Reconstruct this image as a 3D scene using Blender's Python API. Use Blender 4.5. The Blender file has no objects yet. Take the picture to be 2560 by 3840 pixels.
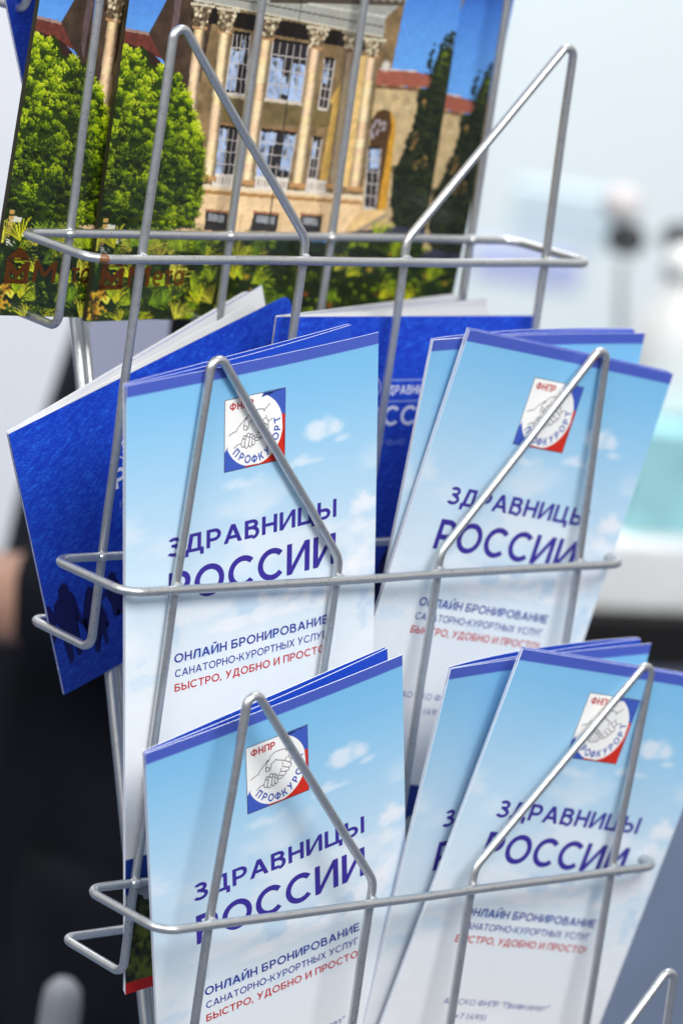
import bpy, bmesh, math, random
import numpy as np
from mathutils import Matrix, Vector

C = bpy.context.scene
COL = C.collection

# ------------------------------------------------------------------ camera, world, lamps, exposure
cam_d = bpy.data.cameras.new('camera')
cam = bpy.data.objects.new('camera', cam_d)
COL.objects.link(cam)
cam.matrix_world = Matrix(((0.759691, 0.034738, -0.649356, -0.760741),
                           (-0.634910, 0.255473, -0.729124, -1.006151),
                           (0.140565, 0.966192, 0.216136, 0.098335),
                           (0, 0, 0, 1)))
cam_d.sensor_fit = 'VERTICAL'
cam_d.sensor_height = 36.0
cam_d.sensor_width = 24.0
cam_d.lens = 135.0
cam_d.clip_start = 0.05
cam_d.clip_end = 100.0
cam_d.dof.use_dof = True
cam_d.dof.focus_distance = 1.262
cam_d.dof.aperture_fstop = 7.1
cam_d.dof.aperture_blades = 9
C.camera = cam

world = bpy.data.worlds.new('World')
C.world = world
world.use_nodes = True
wn = world.node_tree.nodes
wl = world.node_tree.links
bgn = wn['Background']
tc = wn.new('ShaderNodeTexCoord')
sep = wn.new('ShaderNodeSeparateXYZ')
ramp = wn.new('ShaderNodeValToRGB')
mapr = wn.new('ShaderNodeMapRange')
wl.new(tc.outputs['Generated'], sep.inputs[0])
mapr.inputs['From Min'].default_value = -1
mapr.inputs['From Max'].default_value = 1
wl.new(sep.outputs['Z'], mapr.inputs['Value'])
wl.new(mapr.outputs[0], ramp.inputs[0])
ramp.color_ramp.elements[0].position = 0.30
ramp.color_ramp.elements[0].color = (0.10, 0.115, 0.15, 1)
ramp.color_ramp.elements[1].position = 0.72
ramp.color_ramp.elements[1].color = (1.0, 1.0, 1.0, 1)
wl.new(ramp.outputs[0], bgn.inputs['Color'])
bgn.inputs['Strength'].default_value = 0.66


def area_lamp(name, loc, target, size, power, color):
    d = bpy.data.lights.new(name, 'AREA')
    d.shape = 'RECTANGLE'
    d.size, d.size_y = size
    d.energy = power
    d.color = color
    o = bpy.data.objects.new(name, d)
    COL.objects.link(o)
    o.location = loc
    o.rotation_euler = (Vector(target) - Vector(loc)).to_track_quat('-Z', 'Y').to_euler()
    return o


area_lamp('hall_lamp_key', (-0.50, -1.90, 1.50), (0.08, -0.08, -0.25), (1.3, 0.9), 62, (1.0, 0.98, 0.945))
area_lamp('fill_lamp_left', (-1.7, -0.25, 1.1), (0.05, 0.05, -0.25), (1.6, 1.4), 30, (0.97, 0.985, 1.0))  # added fill from the left, lifts the card, wire sides and shaded leaflets
area_lamp('hall_lamp_background', (1.2, 1.6, 2.6), (1.9, 2.4, -0.4), (2.5, 2.5), 150, (0.97, 0.985, 1.0))

C.view_settings.view_transform = 'Standard'
C.view_settings.look = 'None'
C.view_settings.gamma = 1.0
C.view_settings.exposure = 0.0
C.view_settings.use_curve_mapping = False
C.cycles.max_bounces = 6

RNG = np.random.default_rng(7)


# ------------------------------------------------------------------ helpers
def lin(c):
    c = np.asarray(c, dtype=np.float64) / 255.0
    return np.where(c <= 0.04045, c / 12.92, ((c + 0.055) / 1.055) ** 2.4)


def tag(o, label=None, cat=None, group=None, kind=None):
    if label: o['label'] = label
    if cat: o['category'] = cat
    if group: o['group'] = group
    if kind: o['kind'] = kind
    return o


def empty(name, M=None):
    o = bpy.data.objects.new(name, None)
    o.empty_display_size = 0.02
    COL.objects.link(o)
    if M is not None:
        o.matrix_world = M
    return o


def link(name, me, parent=None, mats=()):
    o = bpy.data.objects.new(name, me)
    COL.objects.link(o)
    for m in mats:
        me.materials.append(m)
    if parent is not None:
        o.parent = parent
    return o


def rotvec(x, y, z):
    v = Vector((x, y, z))
    return Matrix.Rotation(v.length, 4, v) if v.length > 1e-9 else Matrix.Identity(4)


def pose(p):
    return Matrix.Translation(Vector(p[:3])) @ rotvec(*p[3:])


class MB:
    """collects coloured triangles / quads into one mesh"""
    def __init__(self):
        self.v = []; self.n = 0; self.loops = []; self.sizes = []; self.col = []; self.mat = []

    def add(self, verts, faces, cols, mat=0):
        verts = np.asarray(verts, dtype=np.float64)
        cols = np.asarray(cols, dtype=np.float64)
        if cols.ndim == 1:
            cols = np.repeat(cols[None, :3], len(verts), 0)
        self.v.append(verts); self.col.append(cols[:, :3])
        faces = np.asarray(faces, dtype=np.int64)
        self.loops.append((faces + self.n).ravel())
        self.sizes.append(np.full(len(faces), faces.shape[1], dtype=np.int64))
        self.mat.append(np.full(len(faces), mat, dtype=np.int32))
        self.n += len(verts)

    def mesh(self, name, smooth=True):
        me = bpy.data.meshes.new(name)
        v = np.concatenate(self.v); lo = np.concatenate(self.loops); sz = np.concatenate(self.sizes)
        me.vertices.add(len(v)); me.vertices.foreach_set('co', v.astype(np.float32).ravel())
        me.loops.add(len(lo)); me.loops.foreach_set('vertex_index', lo.astype(np.int32))
        me.polygons.add(len(sz))
        st = np.concatenate([[0], np.cumsum(sz)[:-1]])
        me.polygons.foreach_set('loop_start', st.astype(np.int32))
        me.polygons.foreach_set('material_index', np.concatenate(self.mat))
        me.polygons.foreach_set('use_smooth', np.full(len(sz), smooth, dtype=bool))
        ca = me.color_attributes.new('ink', 'FLOAT_COLOR', 'POINT')
        c = np.concatenate(self.col)
        c4 = np.concatenate([c, np.ones((len(c), 1))], 1)
        ca.data.foreach_set('color', c4.astype(np.float32).ravel())
        me.update(calc_edges=True)
        me.validate()
        return me


def grid_faces(nu, nv):
    i = np.arange(nu - 1)[None, :] + np.arange(nv - 1)[:, None] * nu
    i = i.ravel()
    return np.stack([i, i + nu, i + nu + 1, i + 1], 1)


def noise2(x, y, seed=0):
    """smooth value noise"""
    xi = np.floor(x).astype(np.int64); yi = np.floor(y).astype(np.int64)
    fx = x - xi; fy = y - yi
    fx = fx * fx * (3 - 2 * fx); fy = fy * fy * (3 - 2 * fy)
    def h(a, b):
        n = (a * 374761393 + b * 668265263 + seed * 1442695041) & 0x7fffffff
        n = ((n ^ (n >> 13)) * 1274126177) & 0x7fffffff
        n = (n ^ (n >> 16)) & 0xffff
        return n / 65535.0
    a = h(xi, yi); b = h(xi + 1, yi); c = h(xi, yi + 1); d = h(xi + 1, yi + 1)
    return (a * (1 - fx) + b * fx) * (1 - fy) + (c * (1 - fx) + d * fx) * fy


def fbm(x, y, seed=0, oct=4):
    s = 0; a = 0.5; t = 0
    for k in range(oct):
        s = s + a * noise2(x * 2 ** k, y * 2 ** k, seed + k * 17); t += a; a *= 0.5
    return s / t


def mix(a, b, t):
    t = np.clip(t, 0, 1)[..., None]
    return a * (1 - t) + b * t


def sstep(a, b, x):
    t = np.clip((x - a) / (b - a), 0, 1)
    return t * t * (3 - 2 * t)


# ------------------------------------------------------------------ materials
def principled(name, color=(0.5, 0.5, 0.5), rough=0.5, metal=0.0, spec=0.5):
    m = bpy.data.materials.new(name); m.use_nodes = True
    b = m.node_tree.nodes['Principled BSDF']
    b.inputs['Base Color'].default_value = (*color, 1)
    b.inputs['Roughness'].default_value = rough
    b.inputs['Metallic'].default_value = metal
    b.inputs['Specular IOR Level'].default_value = spec
    return m


def ink_material(name, rough, spec, coat=0.0):
    m = principled(name, rough=rough, spec=spec)
    nt = m.node_tree
    a = nt.nodes.new('ShaderNodeAttribute'); a.attribute_name = 'ink'
    b = nt.nodes['Principled BSDF']
    # very fine paper grain
    tcn = nt.nodes.new('ShaderNodeTexCoord')
    nz = nt.nodes.new('ShaderNodeTexNoise'); nz.inputs['Scale'].default_value = 2600; nz.inputs['Detail'].default_value = 1
    nt.links.new(tcn.outputs['Object'], nz.inputs['Vector'])
    mr = nt.nodes.new('ShaderNodeMapRange'); mr.inputs['To Min'].default_value = 0.95; mr.inputs['To Max'].default_value = 1.05
    nt.links.new(nz.outputs['Fac'], mr.inputs['Value'])
    mu = nt.nodes.new('ShaderNodeVectorMath'); mu.operation = 'SCALE'
    nt.links.new(a.outputs['Color'], mu.inputs[0]); nt.links.new(mr.outputs[0], mu.inputs['Scale'])
    nt.links.new(mu.outputs[0], b.inputs['Base Color'])
    n2 = nt.nodes.new('ShaderNodeTexNoise'); n2.inputs['Scale'].default_value = 45; n2.inputs['Detail'].default_value = 4
    nt.links.new(tcn.outputs['Object'], n2.inputs['Vector'])
    m2 = nt.nodes.new('ShaderNodeMapRange'); m2.inputs['To Min'].default_value = rough * 0.72; m2.inputs['To Max'].default_value = rough * 1.3
    nt.links.new(n2.outputs['Fac'], m2.inputs['Value']); nt.links.new(m2.outputs[0], b.inputs['Roughness'])
    b.inputs['Coat Weight'].default_value = coat
    b.inputs['Coat Roughness'].default_value = 0.12
    return m


M_PAPER = ink_material('coated_paper', 0.42, 0.35)
M_GLOSS = ink_material('glossy_photo_paper', 0.30, 0.45, 0.25)
M_LINEN = ink_material('linen_card', 0.5, 0.3)


def foil_material():
    m = principled('copper_foil', (0.42, 0.13, 0.035), 0.32, 1.0)
    return m


M_FOIL = foil_material()


def wire_material(chips):
    m = principled('silver_wire', (0.6, 0.62, 0.63), 0.36, 0.85)
    nt = m.node_tree; N = nt.nodes; L = nt.links
    b = N['Principled BSDF']
    tcn = N.new('ShaderNodeTexCoord')
    nz = N.new('ShaderNodeTexNoise'); nz.inputs['Scale'].default_value = 420; nz.inputs['Detail'].default_value = 5
    L.new(tcn.outputs['Object'], nz.inputs['Vector'])
    # dark pits
    vo = N.new('ShaderNodeTexVoronoi'); vo.inputs['Scale'].default_value = 620
    L.new(tcn.outputs['Object'], vo.inputs['Vector'])
    pit = N.new('ShaderNodeMapRange'); pit.inputs['From Min'].default_value = 0.10; pit.inputs['From Max'].default_value = 0.24
    L.new(vo.outputs['Distance'], pit.inputs['Value'])
    nz2 = N.new('ShaderNodeTexNoise'); nz2.inputs['Scale'].default_value = 90
    L.new(tcn.outputs['Object'], nz2.inputs['Vector'])
    sel = N.new('ShaderNodeMapRange'); sel.inputs['From Min'].default_value = 0.48; sel.inputs['From Max'].default_value = 0.56
    L.new(nz2.outputs['Fac'], sel.inputs['Value'])
    inv = N.new('ShaderNodeMath'); inv.operation = 'SUBTRACT'; inv.inputs[0].default_value = 1
    L.new(pit.outputs[0], inv.inputs[1])
    pf = N.new('ShaderNodeMath'); pf.operation = 'MULTIPLY'
    L.new(inv.outputs[0], pf.inputs[0]); L.new(sel.outputs[0], pf.inputs[1])
    c1 = N.new('ShaderNodeMix'); c1.data_type = 'RGBA'
    c1.inputs['A'].default_value = (0.50, 0.515, 0.525, 1); c1.inputs['B'].default_value = (0.62, 0.63, 0.635, 1)
    L.new(nz.outputs['Fac'], c1.inputs['Factor'])
    c2 = N.new('ShaderNodeMix'); c2.data_type = 'RGBA'
    L.new(pf.outputs[0], c2.inputs['Factor']); L.new(c1.outputs['Result'], c2.inputs['A'])
    c2.inputs['B'].default_value = (0.30, 0.28, 0.25, 1)
    # paint worn off to rust in a few places
    tot = None
    for (x, y, z, r) in chips:
        d = N.new('ShaderNodeVectorMath'); d.operation = 'DISTANCE'; d.inputs[1].default_value = (x, y, z)
        L.new(tcn.outputs['Object'], d.inputs[0])
        mr = N.new('ShaderNodeMapRange'); mr.inputs['From Min'].default_value = r * 0.7; mr.inputs['From Max'].default_value = r * 1.15
        mr.inputs['To Min'].default_value = 1; mr.inputs['To Max'].default_value = 0
        L.new(d.outputs['Value'], mr.inputs['Value'])
        if tot is None: tot = mr
        else:
            mx = N.new('ShaderNodeMath'); mx.operation = 'MAXIMUM'
            L.new(tot.outputs[0], mx.inputs[0]); L.new(mr.outputs[0], mx.inputs[1]); tot = mx
    ad = N.new('ShaderNodeMath'); ad.operation = 'MULTIPLY_ADD'
    nz3 = N.new('ShaderNodeTexNoise'); nz3.inputs['Scale'].default_value = 500; nz3.inputs['Detail'].default_value = 4
    L.new(tcn.outputs['Object'], nz3.inputs['Vector'])
    L.new(tot.outputs[0], ad.inputs[0]); ad.inputs[1].default_value = 1.0; L.new(nz3.outputs['Fac'], ad.inputs[2])
    th = N.new('ShaderNodeMapRange'); th.inputs['From Min'].default_value = 0.98; th.inputs['From Max'].default_value = 1.05
    L.new(ad.outputs[0], th.inputs['Value'])
    c3 = N.new('ShaderNodeMix'); c3.data_type = 'RGBA'
    L.new(th.outputs[0], c3.inputs['Factor']); L.new(c2.outputs['Result'], c3.inputs['A'])
    c3.inputs['B'].default_value = (0.20, 0.085, 0.03, 1)
    L.new(c3.outputs['Result'], b.inputs['Base Color'])
    met = N.new('ShaderNodeMapRange'); met.inputs['To Min'].default_value = 0.88; met.inputs['To Max'].default_value = 0.0
    L.new(th.outputs[0], met.inputs['Value']); L.new(met.outputs[0], b.inputs['Metallic'])
    ro = N.new('ShaderNodeMapRange'); ro.inputs['To Min'].default_value = 0.26; ro.inputs['To Max'].default_value = 0.40
    L.new(nz.outputs['Fac'], ro.inputs['Value']); L.new(ro.outputs[0], b.inputs['Roughness'])
    bp = N.new('ShaderNodeBump'); bp.inputs['Strength'].default_value = 0.10; bp.inputs['Distance'].default_value = 0.0003
    L.new(nz.outputs['Fac'], bp.inputs['Height']); L.new(bp.outputs[0], b.inputs['Normal'])
    return m


# ------------------------------------------------------------------ surroundings (far behind the rack)
def box_mesh(name, size, bevel=0.0):
    bm = bmesh.new()
    bmesh.ops.create_cube(bm, size=1)
    bmesh.ops.scale(bm, vec=size, verts=bm.verts)
    if bevel:
        bmesh.ops.bevel(bm, geom=bm.edges[:], offset=bevel, segments=3, affect='EDGES', profile=0.7)
    me = bpy.data.meshes.new(name); bm.to_mesh(me); bm.free()
    for p in me.polygons: p.use_smooth = bevel > 0
    return me


def lathe_mesh(name, prof, seg=32):
    bm = bmesh.new()
    vs = [bm.verts.new((r, 0, z)) for r, z in prof]
    es = [bm.edges.new((vs[i], vs[i + 1])) for i in range(len(vs) - 1)]
    bmesh.ops.spin(bm, geom=vs + es, axis=(0, 0, 1), cent=(0, 0, 0), steps=seg, angle=2 * math.pi)
    bmesh.ops.remove_doubles(bm, verts=bm.verts, dist=1e-6)
    bmesh.ops.recalc_face_normals(bm, faces=bm.faces)
    me = bpy.data.meshes.new(name); bm.to_mesh(me); bm.free()
    for p in me.polygons: p.use_smooth = True
    return me


def speckle(name, color, rough, scale=60, amt=0.12, spec=0.4):
    m = principled(name, color, rough, spec=spec)
    nt = m.node_tree
    tcn = nt.nodes.new('ShaderNodeTexCoord')
    nz = nt.nodes.new('ShaderNodeTexNoise'); nz.inputs['Scale'].default_value = scale; nz.inputs['Detail'].default_value = 4
    nt.links.new(tcn.outputs['Object'], nz.inputs['Vector'])
    mx = nt.nodes.new('ShaderNodeMix'); mx.data_type = 'RGBA'
    mx.inputs['A'].default_value = (*[c * (1 - amt) for c in color], 1)
    mx.inputs['B'].default_value = (*[min(1, c * (1 + amt)) for c in color], 1)
    nt.links.new(nz.outputs['Fac'], mx.inputs['Factor'])
    nt.links.new(mx.outputs['Result'], nt.nodes['Principled BSDF'].inputs['Base Color'])
    return m


FLOOR_Z = -1.40
floor = link('floor', box_mesh('floor', (30, 30, 0.02)), mats=[speckle('carpet', (0.10, 0.13, 0.20), 0.9, 200, 0.3)])
floor.location = (3, 6, FLOOR_Z - 0.01)
tag(floor, kind='structure')

# hall wall, square to the sight line, about five metres off
HD = Vector((0.6644, 0.7474, 0)); RT = Vector((0.7474, -0.6644, 0))
wall_rot = math.atan2(RT.y, RT.x)
wall = link('wall', box_mesh('wall', (9, 0.1, 3.4)), mats=[speckle('wall_paint', (0.74, 0.78, 0.84), 0.7, 3, 0.03)])
wall.location = Vector((2.52, 2.82, FLOOR_Z + 1.7)) + HD * 0.35
wall.rotation_euler = (0, 0, wall_rot)
tag(wall, kind='structure')


def board(name, along, width, z0, z1, mat, label, cat, off=0.0):
    o = link(name, box_mesh(name, (width, 0.03, z1 - z0), 0.004), mats=[mat])
    p = Vector((2.52, 2.82, 0)) + RT * along + HD * (0.2 - off)
    o.location = (p.x, p.y, (z0 + z1) / 2)
    o.rotation_euler = (0, 0, wall_rot)
    return tag(o, label, cat)


board('partition_panel', -0.62, 0.80, FLOOR_Z, 1.2, speckle('panel_lavender', (0.77, 0.78, 0.81), 0.6, 4, 0.03),
      'pale lavender partition panel behind the left side of the rack', 'panel')
board('partition_panel', 0.36, 0.36, FLOOR_Z, 1.2, speckle('panel_mint', (0.76, 0.83, 0.83), 0.6, 4, 0.03),
      'white partition panel with a faint mint tint right of the brochures', 'panel')
board('partition_panel', 0.10, 0.14, FLOOR_Z, 1.2, speckle('panel_pearl', (0.74, 0.77, 0.86), 0.6, 4, 0.02),
      'narrow bright lavender white panel just behind the brochure edge', 'panel', 0.05)
o = board('banner', -0.63, 0.16, -0.555, -0.525, speckle('banner_pink', (0.62, 0.36, 0.45), 0.6, 20, 0.1),
          'blurred dusty pink banner strip on the left partition, upper one', 'banner', 0.06)
o = board('banner', -0.62, 0.16, -0.625, -0.60, speckle('banner_rose', (0.62, 0.42, 0.5), 0.6, 20, 0.1),
          'blurred dusty pink banner strip on the left partition, lower one', 'banner', 0.06)

# a pale blue board and a lavender one standing three metres off
def standing(name, p, size, mat, label, cat):
    o = link(name, box_mesh(name, size, 0.003), mats=[mat])
    o.location = p; o.rotation_euler = (0, 0, wall_rot)
    return tag(o, label, cat)


standing('display_board', (1.466, 1.272, -0.328), (0.085, 0.02, 0.045), speckle('board_cyan', (0.62, 0.75, 0.81), 0.5, 40, 0.05),
         'blurred pale cyan board hung above the lavender one', 'board')
standing('display_board', (1.442, 1.282, -0.374), (0.088, 0.02, 0.030), speckle('board_lavender', (0.48, 0.53, 0.80), 0.5, 40, 0.05),
         'blurred lavender blue board under the pale cyan one', 'board')

# counter on the right, 2.2 m off
CR = math.radians(-17)
EX = Vector((math.cos(CR), math.sin(CR), 0)); EY = Vector((-math.sin(CR), math.cos(CR), 0))
C0 = Vector((0.7805, 0.4861, 0))
M_BODY = speckle('counter_slate', (0.20, 0.25, 0.37), 0.55, 14, 0.25)
counter = empty('counter', Matrix.Translation((C0.x, C0.y, FLOOR_Z)) @ Matrix.Rotation(CR, 4, 'Z'))
tag(counter, 'blurred counter with a dark top edge and slate blue front at right', 'counter')
def cpart(name, x0, x1, y0, y1, z0, z1, mat):
    o = link(name, box_mesh(name, (x1 - x0, y1 - y0, z1 - z0), 0.002), counter, [mat])
    o.location = ((x0 + x1) / 2, (y0 + y1) / 2, (z0 + z1) / 2 - FLOOR_Z)
    return o
cpart('counter_top', -0.10, 0.9, 0.0, 0.45, -0.444, -0.414, principled('dark_edge', (0.012, 0.011, 0.012), 0.6, spec=0.2))
cpart('apron', -0.08, 0.88, 0.02, 0.43, -0.484, -0.444, speckle('apron_pale', (0.55, 0.57, 0.66), 0.5))
cpart('front_panel', -0.08, 0.88, 0.02, 0.43, FLOOR_Z, -0.484, M_BODY)


def on_counter(name, x, y, z, size, mat, label, cat):
    o = link(name, box_mesh(name, size, 0.003), mats=[mat])
    p = C0 + EX * x + EY * y
    o.location = (p.x, p.y, z + size[2] / 2)
    o.rotation_euler = (0, 0, CR)
    return tag(o, label, cat)


on_counter('carton', 0.09, 0.08, -0.414, (0.20, 0.13, 0.040), speckle('carton_white', (0.84, 0.87, 0.88), 0.5),
           'low white carton lying on the dark topped counter', 'box')
on_counter('carton', 0.125, 0.09, -0.374, (0.20, 0.10, 0.062), speckle('carton_turquoise', (0.34, 0.66, 0.75), 0.45, 22, 0.4),
           'turquoise carton stacked on the low white one', 'box')
bt = empty('bottle', Matrix.Translation(C0 + EX * 0.070 + EY * 0.10 + Vector((0, 0, -0.312))))
tag(bt, 'white plastic bottle standing on the turquoise carton', 'bottle')
M_WHITE = principled('white_plastic', (0.88, 0.90, 0.90), 0.3)
link('body', lathe_mesh('bottle_body', [(0.0, 0), (0.022, 0), (0.024, 0.004), (0.024, 0.055), (0.012, 0.072), (0.011, 0.08), (0, 0.08)]), bt, [M_WHITE])
ob = link('cap', lathe_mesh('bottle_cap', [(0.0, 0), (0.013, 0), (0.013, 0.010), (0.010, 0.018), (0, 0.021)]), bt, [M_WHITE]); ob.location = (0, 0, 0.0803)

# two stalked microphones behind the counter items
M_FOAM = principled('black_foam', (0.085, 0.085, 0.09), 0.9, spec=0.1)
M_STEM = principled('grey_stem', (0.42, 0.44, 0.45), 0.4)
def microphone(x, y, ztop, label, ring):
    b = C0 + EX * x + EY * y
    t = empty('microphone', Matrix.Translation((b.x, b.y, -0.4138)))
    tag(t, label, 'microphone', 'stalk microphones on the counter')
    h = ztop + 0.4138
    link('base', lathe_mesh('mic_base', [(0, 0), (0.014, 0), (0.014, 0.012), (0.010, 0.018), (0, 0.018)]), t, [M_FOAM])
    link('stem', tube_mesh('mic_stem', [(0, 0, 0.0165), (0.004, 0, h * 0.4), (-0.010, 0, h * 0.8), (-0.014, 0, h - 0.014)], 0.0028), t, [M_STEM])
    f = link('foam_head', lathe_mesh('mic_head', [(0, -0.013), (0.009, -0.011), (0.0135, 0), (0.011, 0.010), (0, 0.016)]), t, [M_FOAM])
    f.location = (-0.014, 0, h); f.scale = (0.95, 0.95, 0.75)
    if ring:
        r = link('tip', lathe_mesh('mic_tip', [(0, -0.012), (0.010, -0.008), (0.0125, 0), (0.009, 0.009), (0, 0.012)]), t,
                 [principled('beige_tip', (0.68, 0.63, 0.63), 0.6)])
        r.location = (-0.022, 0, h + 0.0215)


def tube_ring_frames(P):
    n = len(P)
    T = np.zeros_like(P)
    T[1:-1] = P[2:] - P[:-2]; T[0] = P[1] - P[0]; T[-1] = P[-1] - P[-2]
    T /= np.linalg.norm(T, axis=1)[:, None]
    a = np.array([0, 0, 1.0]) if abs(T[0][2]) < 0.9 else np.array([1.0, 0, 0])
    N = np.zeros_like(P)
    N[0] = np.cross(T[0], a); N[0] /= np.linalg.norm(N[0])
    for i in range(1, n):
        v = N[i - 1] - T[i] * np.dot(N[i - 1], T[i])
        N[i] = v / np.linalg.norm(v)
    return T, N, np.cross(T, N)


def fillet(pts, rad, closed):
    """round the corners of a polyline"""
    pts = [np.array(p, float) for p in pts]
    n = len(pts); out = []
    for i in range(n):
        p = pts[i]
        r = rad[i] if isinstance(rad, (list, tuple)) else rad
        if not closed and i in (0, n - 1):
            out.append(p); continue
        a = pts[i - 1] - p; b = pts[(i + 1) % n] - p
        la, lb = np.linalg.norm(a), np.linalg.norm(b); a /= la; b /= lb
        ang = math.acos(np.clip(np.dot(a, b), -1, 1))
        if ang > math.pi - 0.05: out.append(p); continue
        d = min(r / math.tan(ang / 2), la * 0.45, lb * 0.45)
        rr = d * math.tan(ang / 2)
        bis = (a + b) / np.linalg.norm(a + b)
        c = p + bis * (rr / math.sin(ang / 2))
        s = p + a * d - c; e = p + b * d - c
        tot = math.pi - ang
        m = max(4, int(tot / 0.16))
        ax = np.cross(s, e); ax /= np.linalg.norm(ax)
        for k in range(m + 1):
            th = tot * k / m
            out.append(c + s * math.cos(th) + np.cross(ax, s) * math.sin(th))
    return np.array(out)


def tube_mesh(name, pts, r, rad=0.005, closed=False, seg=14, wob=0, welds=()):
    P = fillet(pts, rad, closed)
    if closed: P = np.vstack([P, P[:1]])
    # subdivide long runs
    Q = [P[0]]
    for a, b in zip(P[:-1], P[1:]):
        k = max(1, int(np.linalg.norm(b - a) / 0.02))
        for j in range(1, k + 1): Q.append(a + (b - a) * j / k)
    P = np.array(Q)
    if wob:
        # hand-bent wire is never dead straight
        q = np.cumsum(np.concatenate([[0], np.linalg.norm(np.diff(P, axis=0), axis=1)]))
        env = np.sin(np.pi * q / q[-1]) if not closed else np.sin(np.pi * q / q[-1]) ** 0.5
        ph = np.random.default_rng(wob).uniform(0, 6.28, 6)
        for a in range(3):
            P[:, a] += 0.00015 * env * (np.sin(q / 0.021 + ph[a]) + 0.7 * np.sin(q / 0.0093 + ph[a + 3]))
    T, N, B = tube_ring_frames(P)
    if closed:
        N[-1] = N[0]; B[-1] = B[0]
    th = np.arange(seg) * 2 * math.pi / seg
    V = (P[:, None, :] + r * (np.cos(th)[None, :, None] * N[:, None, :] + np.sin(th)[None, :, None] * B[:, None, :])).reshape(-1, 3)
    F = []
    for i in range(len(P) - 1):
        for j in range(seg):
            k = (j + 1) % seg
            F.append((i * seg + j, i * seg + k, (i + 1) * seg + k, (i + 1) * seg + j))
    if not closed:
        F.append(tuple(range(seg - 1, -1, -1))); F.append(tuple((len(P) - 1) * seg + j for j in range(seg)))
    me = bpy.data.meshes.new(name)
    me.from_pydata([tuple(v) for v in V], [], F)
    me.update()
    bm = bmesh.new(); bm.from_mesh(me)
    for w in welds:                                  # lumps of weld where wires cross
        rr = random.Random(str(w))
        m4 = Matrix.Translation(Vector(w)) @ Matrix.Diagonal((r * rr.uniform(1.25, 1.7), r * rr.uniform(0.95, 1.2), r * rr.uniform(1.05, 1.4), 1))
        bmesh.ops.create_icosphere(bm, subdivisions=2, radius=1.0, matrix=m4)
    bmesh.ops.recalc_face_normals(bm, faces=bm.faces); bm.to_mesh(me); bm.free()
    for p in me.polygons: p.use_smooth = len(p.vertices) < 5
    return me


microphone(0.085, 0.185, -0.2240, 'black foam microphone with a pale beige tip on a grey stalk', True)
microphone(0.119, 0.178, -0.2205, 'plain black foam microphone on a grey stalk at the right edge', False)

# pale rod behind the rack, bottom left
rod = link('rod', lathe_mesh('rod', [(0, 0.0), (0.008, 0.0), (0.0085, 0.02), (0.0085, 0.93), (0.0075, 0.937), (0.004, 0.941), (0, 0.942)]),
           mats=[principled('pale_rod', (0.24, 0.25, 0.28), 0.5)])
rod.location = (0.196, 0.199, FLOOR_Z)
tag(rod, 'pale grey round topped rod standing upright behind the rack, bottom left', 'rod')

# ------------------------------------------------------------------ person in dark clothes behind the rack
def loft(bm, rings):
    """rings: (centre, axis u, axis v, ru, rv) -> closed surface"""
    seg = 20; prev = None; first = None
    for c, u, v, ru, rv in rings:
        c = Vector(c); cur = [bm.verts.new(c + Vector(u) * (ru * math.cos(t)) + Vector(v) * (rv * math.sin(t)))
                              for t in [2 * math.pi * k / seg for k in range(seg)]]
        if prev:
            for k in range(seg):
                bm.faces.new((prev[k], prev[(k + 1) % seg], cur[(k + 1) % seg], cur[k]))
        else: first = cur
        prev = cur
    bm.faces.new(first[::-1]); bm.faces.new(prev)


def limb(bm, pts, radii):
    pts = [Vector(p) for p in pts]
    rings = []
    for i, p in enumerate(pts):
        t = (pts[min(i + 1, len(pts) - 1)] - pts[max(i - 1, 0)]).normalized()
        a = Vector((0, 0, 1)) if abs(t.z) < 0.85 else Vector((1, 0, 0))
        u = t.cross(a).normalized(); v = t.cross(u)
        rings.append((p, u, v, radii[i], radii[i]))
    loft(bm, rings)


def fused(name, bm, voxel, mat, parent):
    for v in bm.verts:                               # upper body bent a little forward
        if v.co.z > 1.12: v.co.x += 0.26 * (v.co.z - 1.12)
    bmesh.ops.recalc_face_normals(bm, faces=bm.faces)
    me = bpy.data.meshes.new(name); bm.to_mesh(me); bm.free()
    o = link(name, me, parent, [mat])
    r = o.modifiers.new('fuse', 'REMESH'); r.mode = 'VOXEL'; r.voxel_size = voxel; r.use_smooth_shade = True
    s = o.modifiers.new('soften', 'SMOOTH'); s.iterations = 6; s.factor = 0.5
    return o


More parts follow.
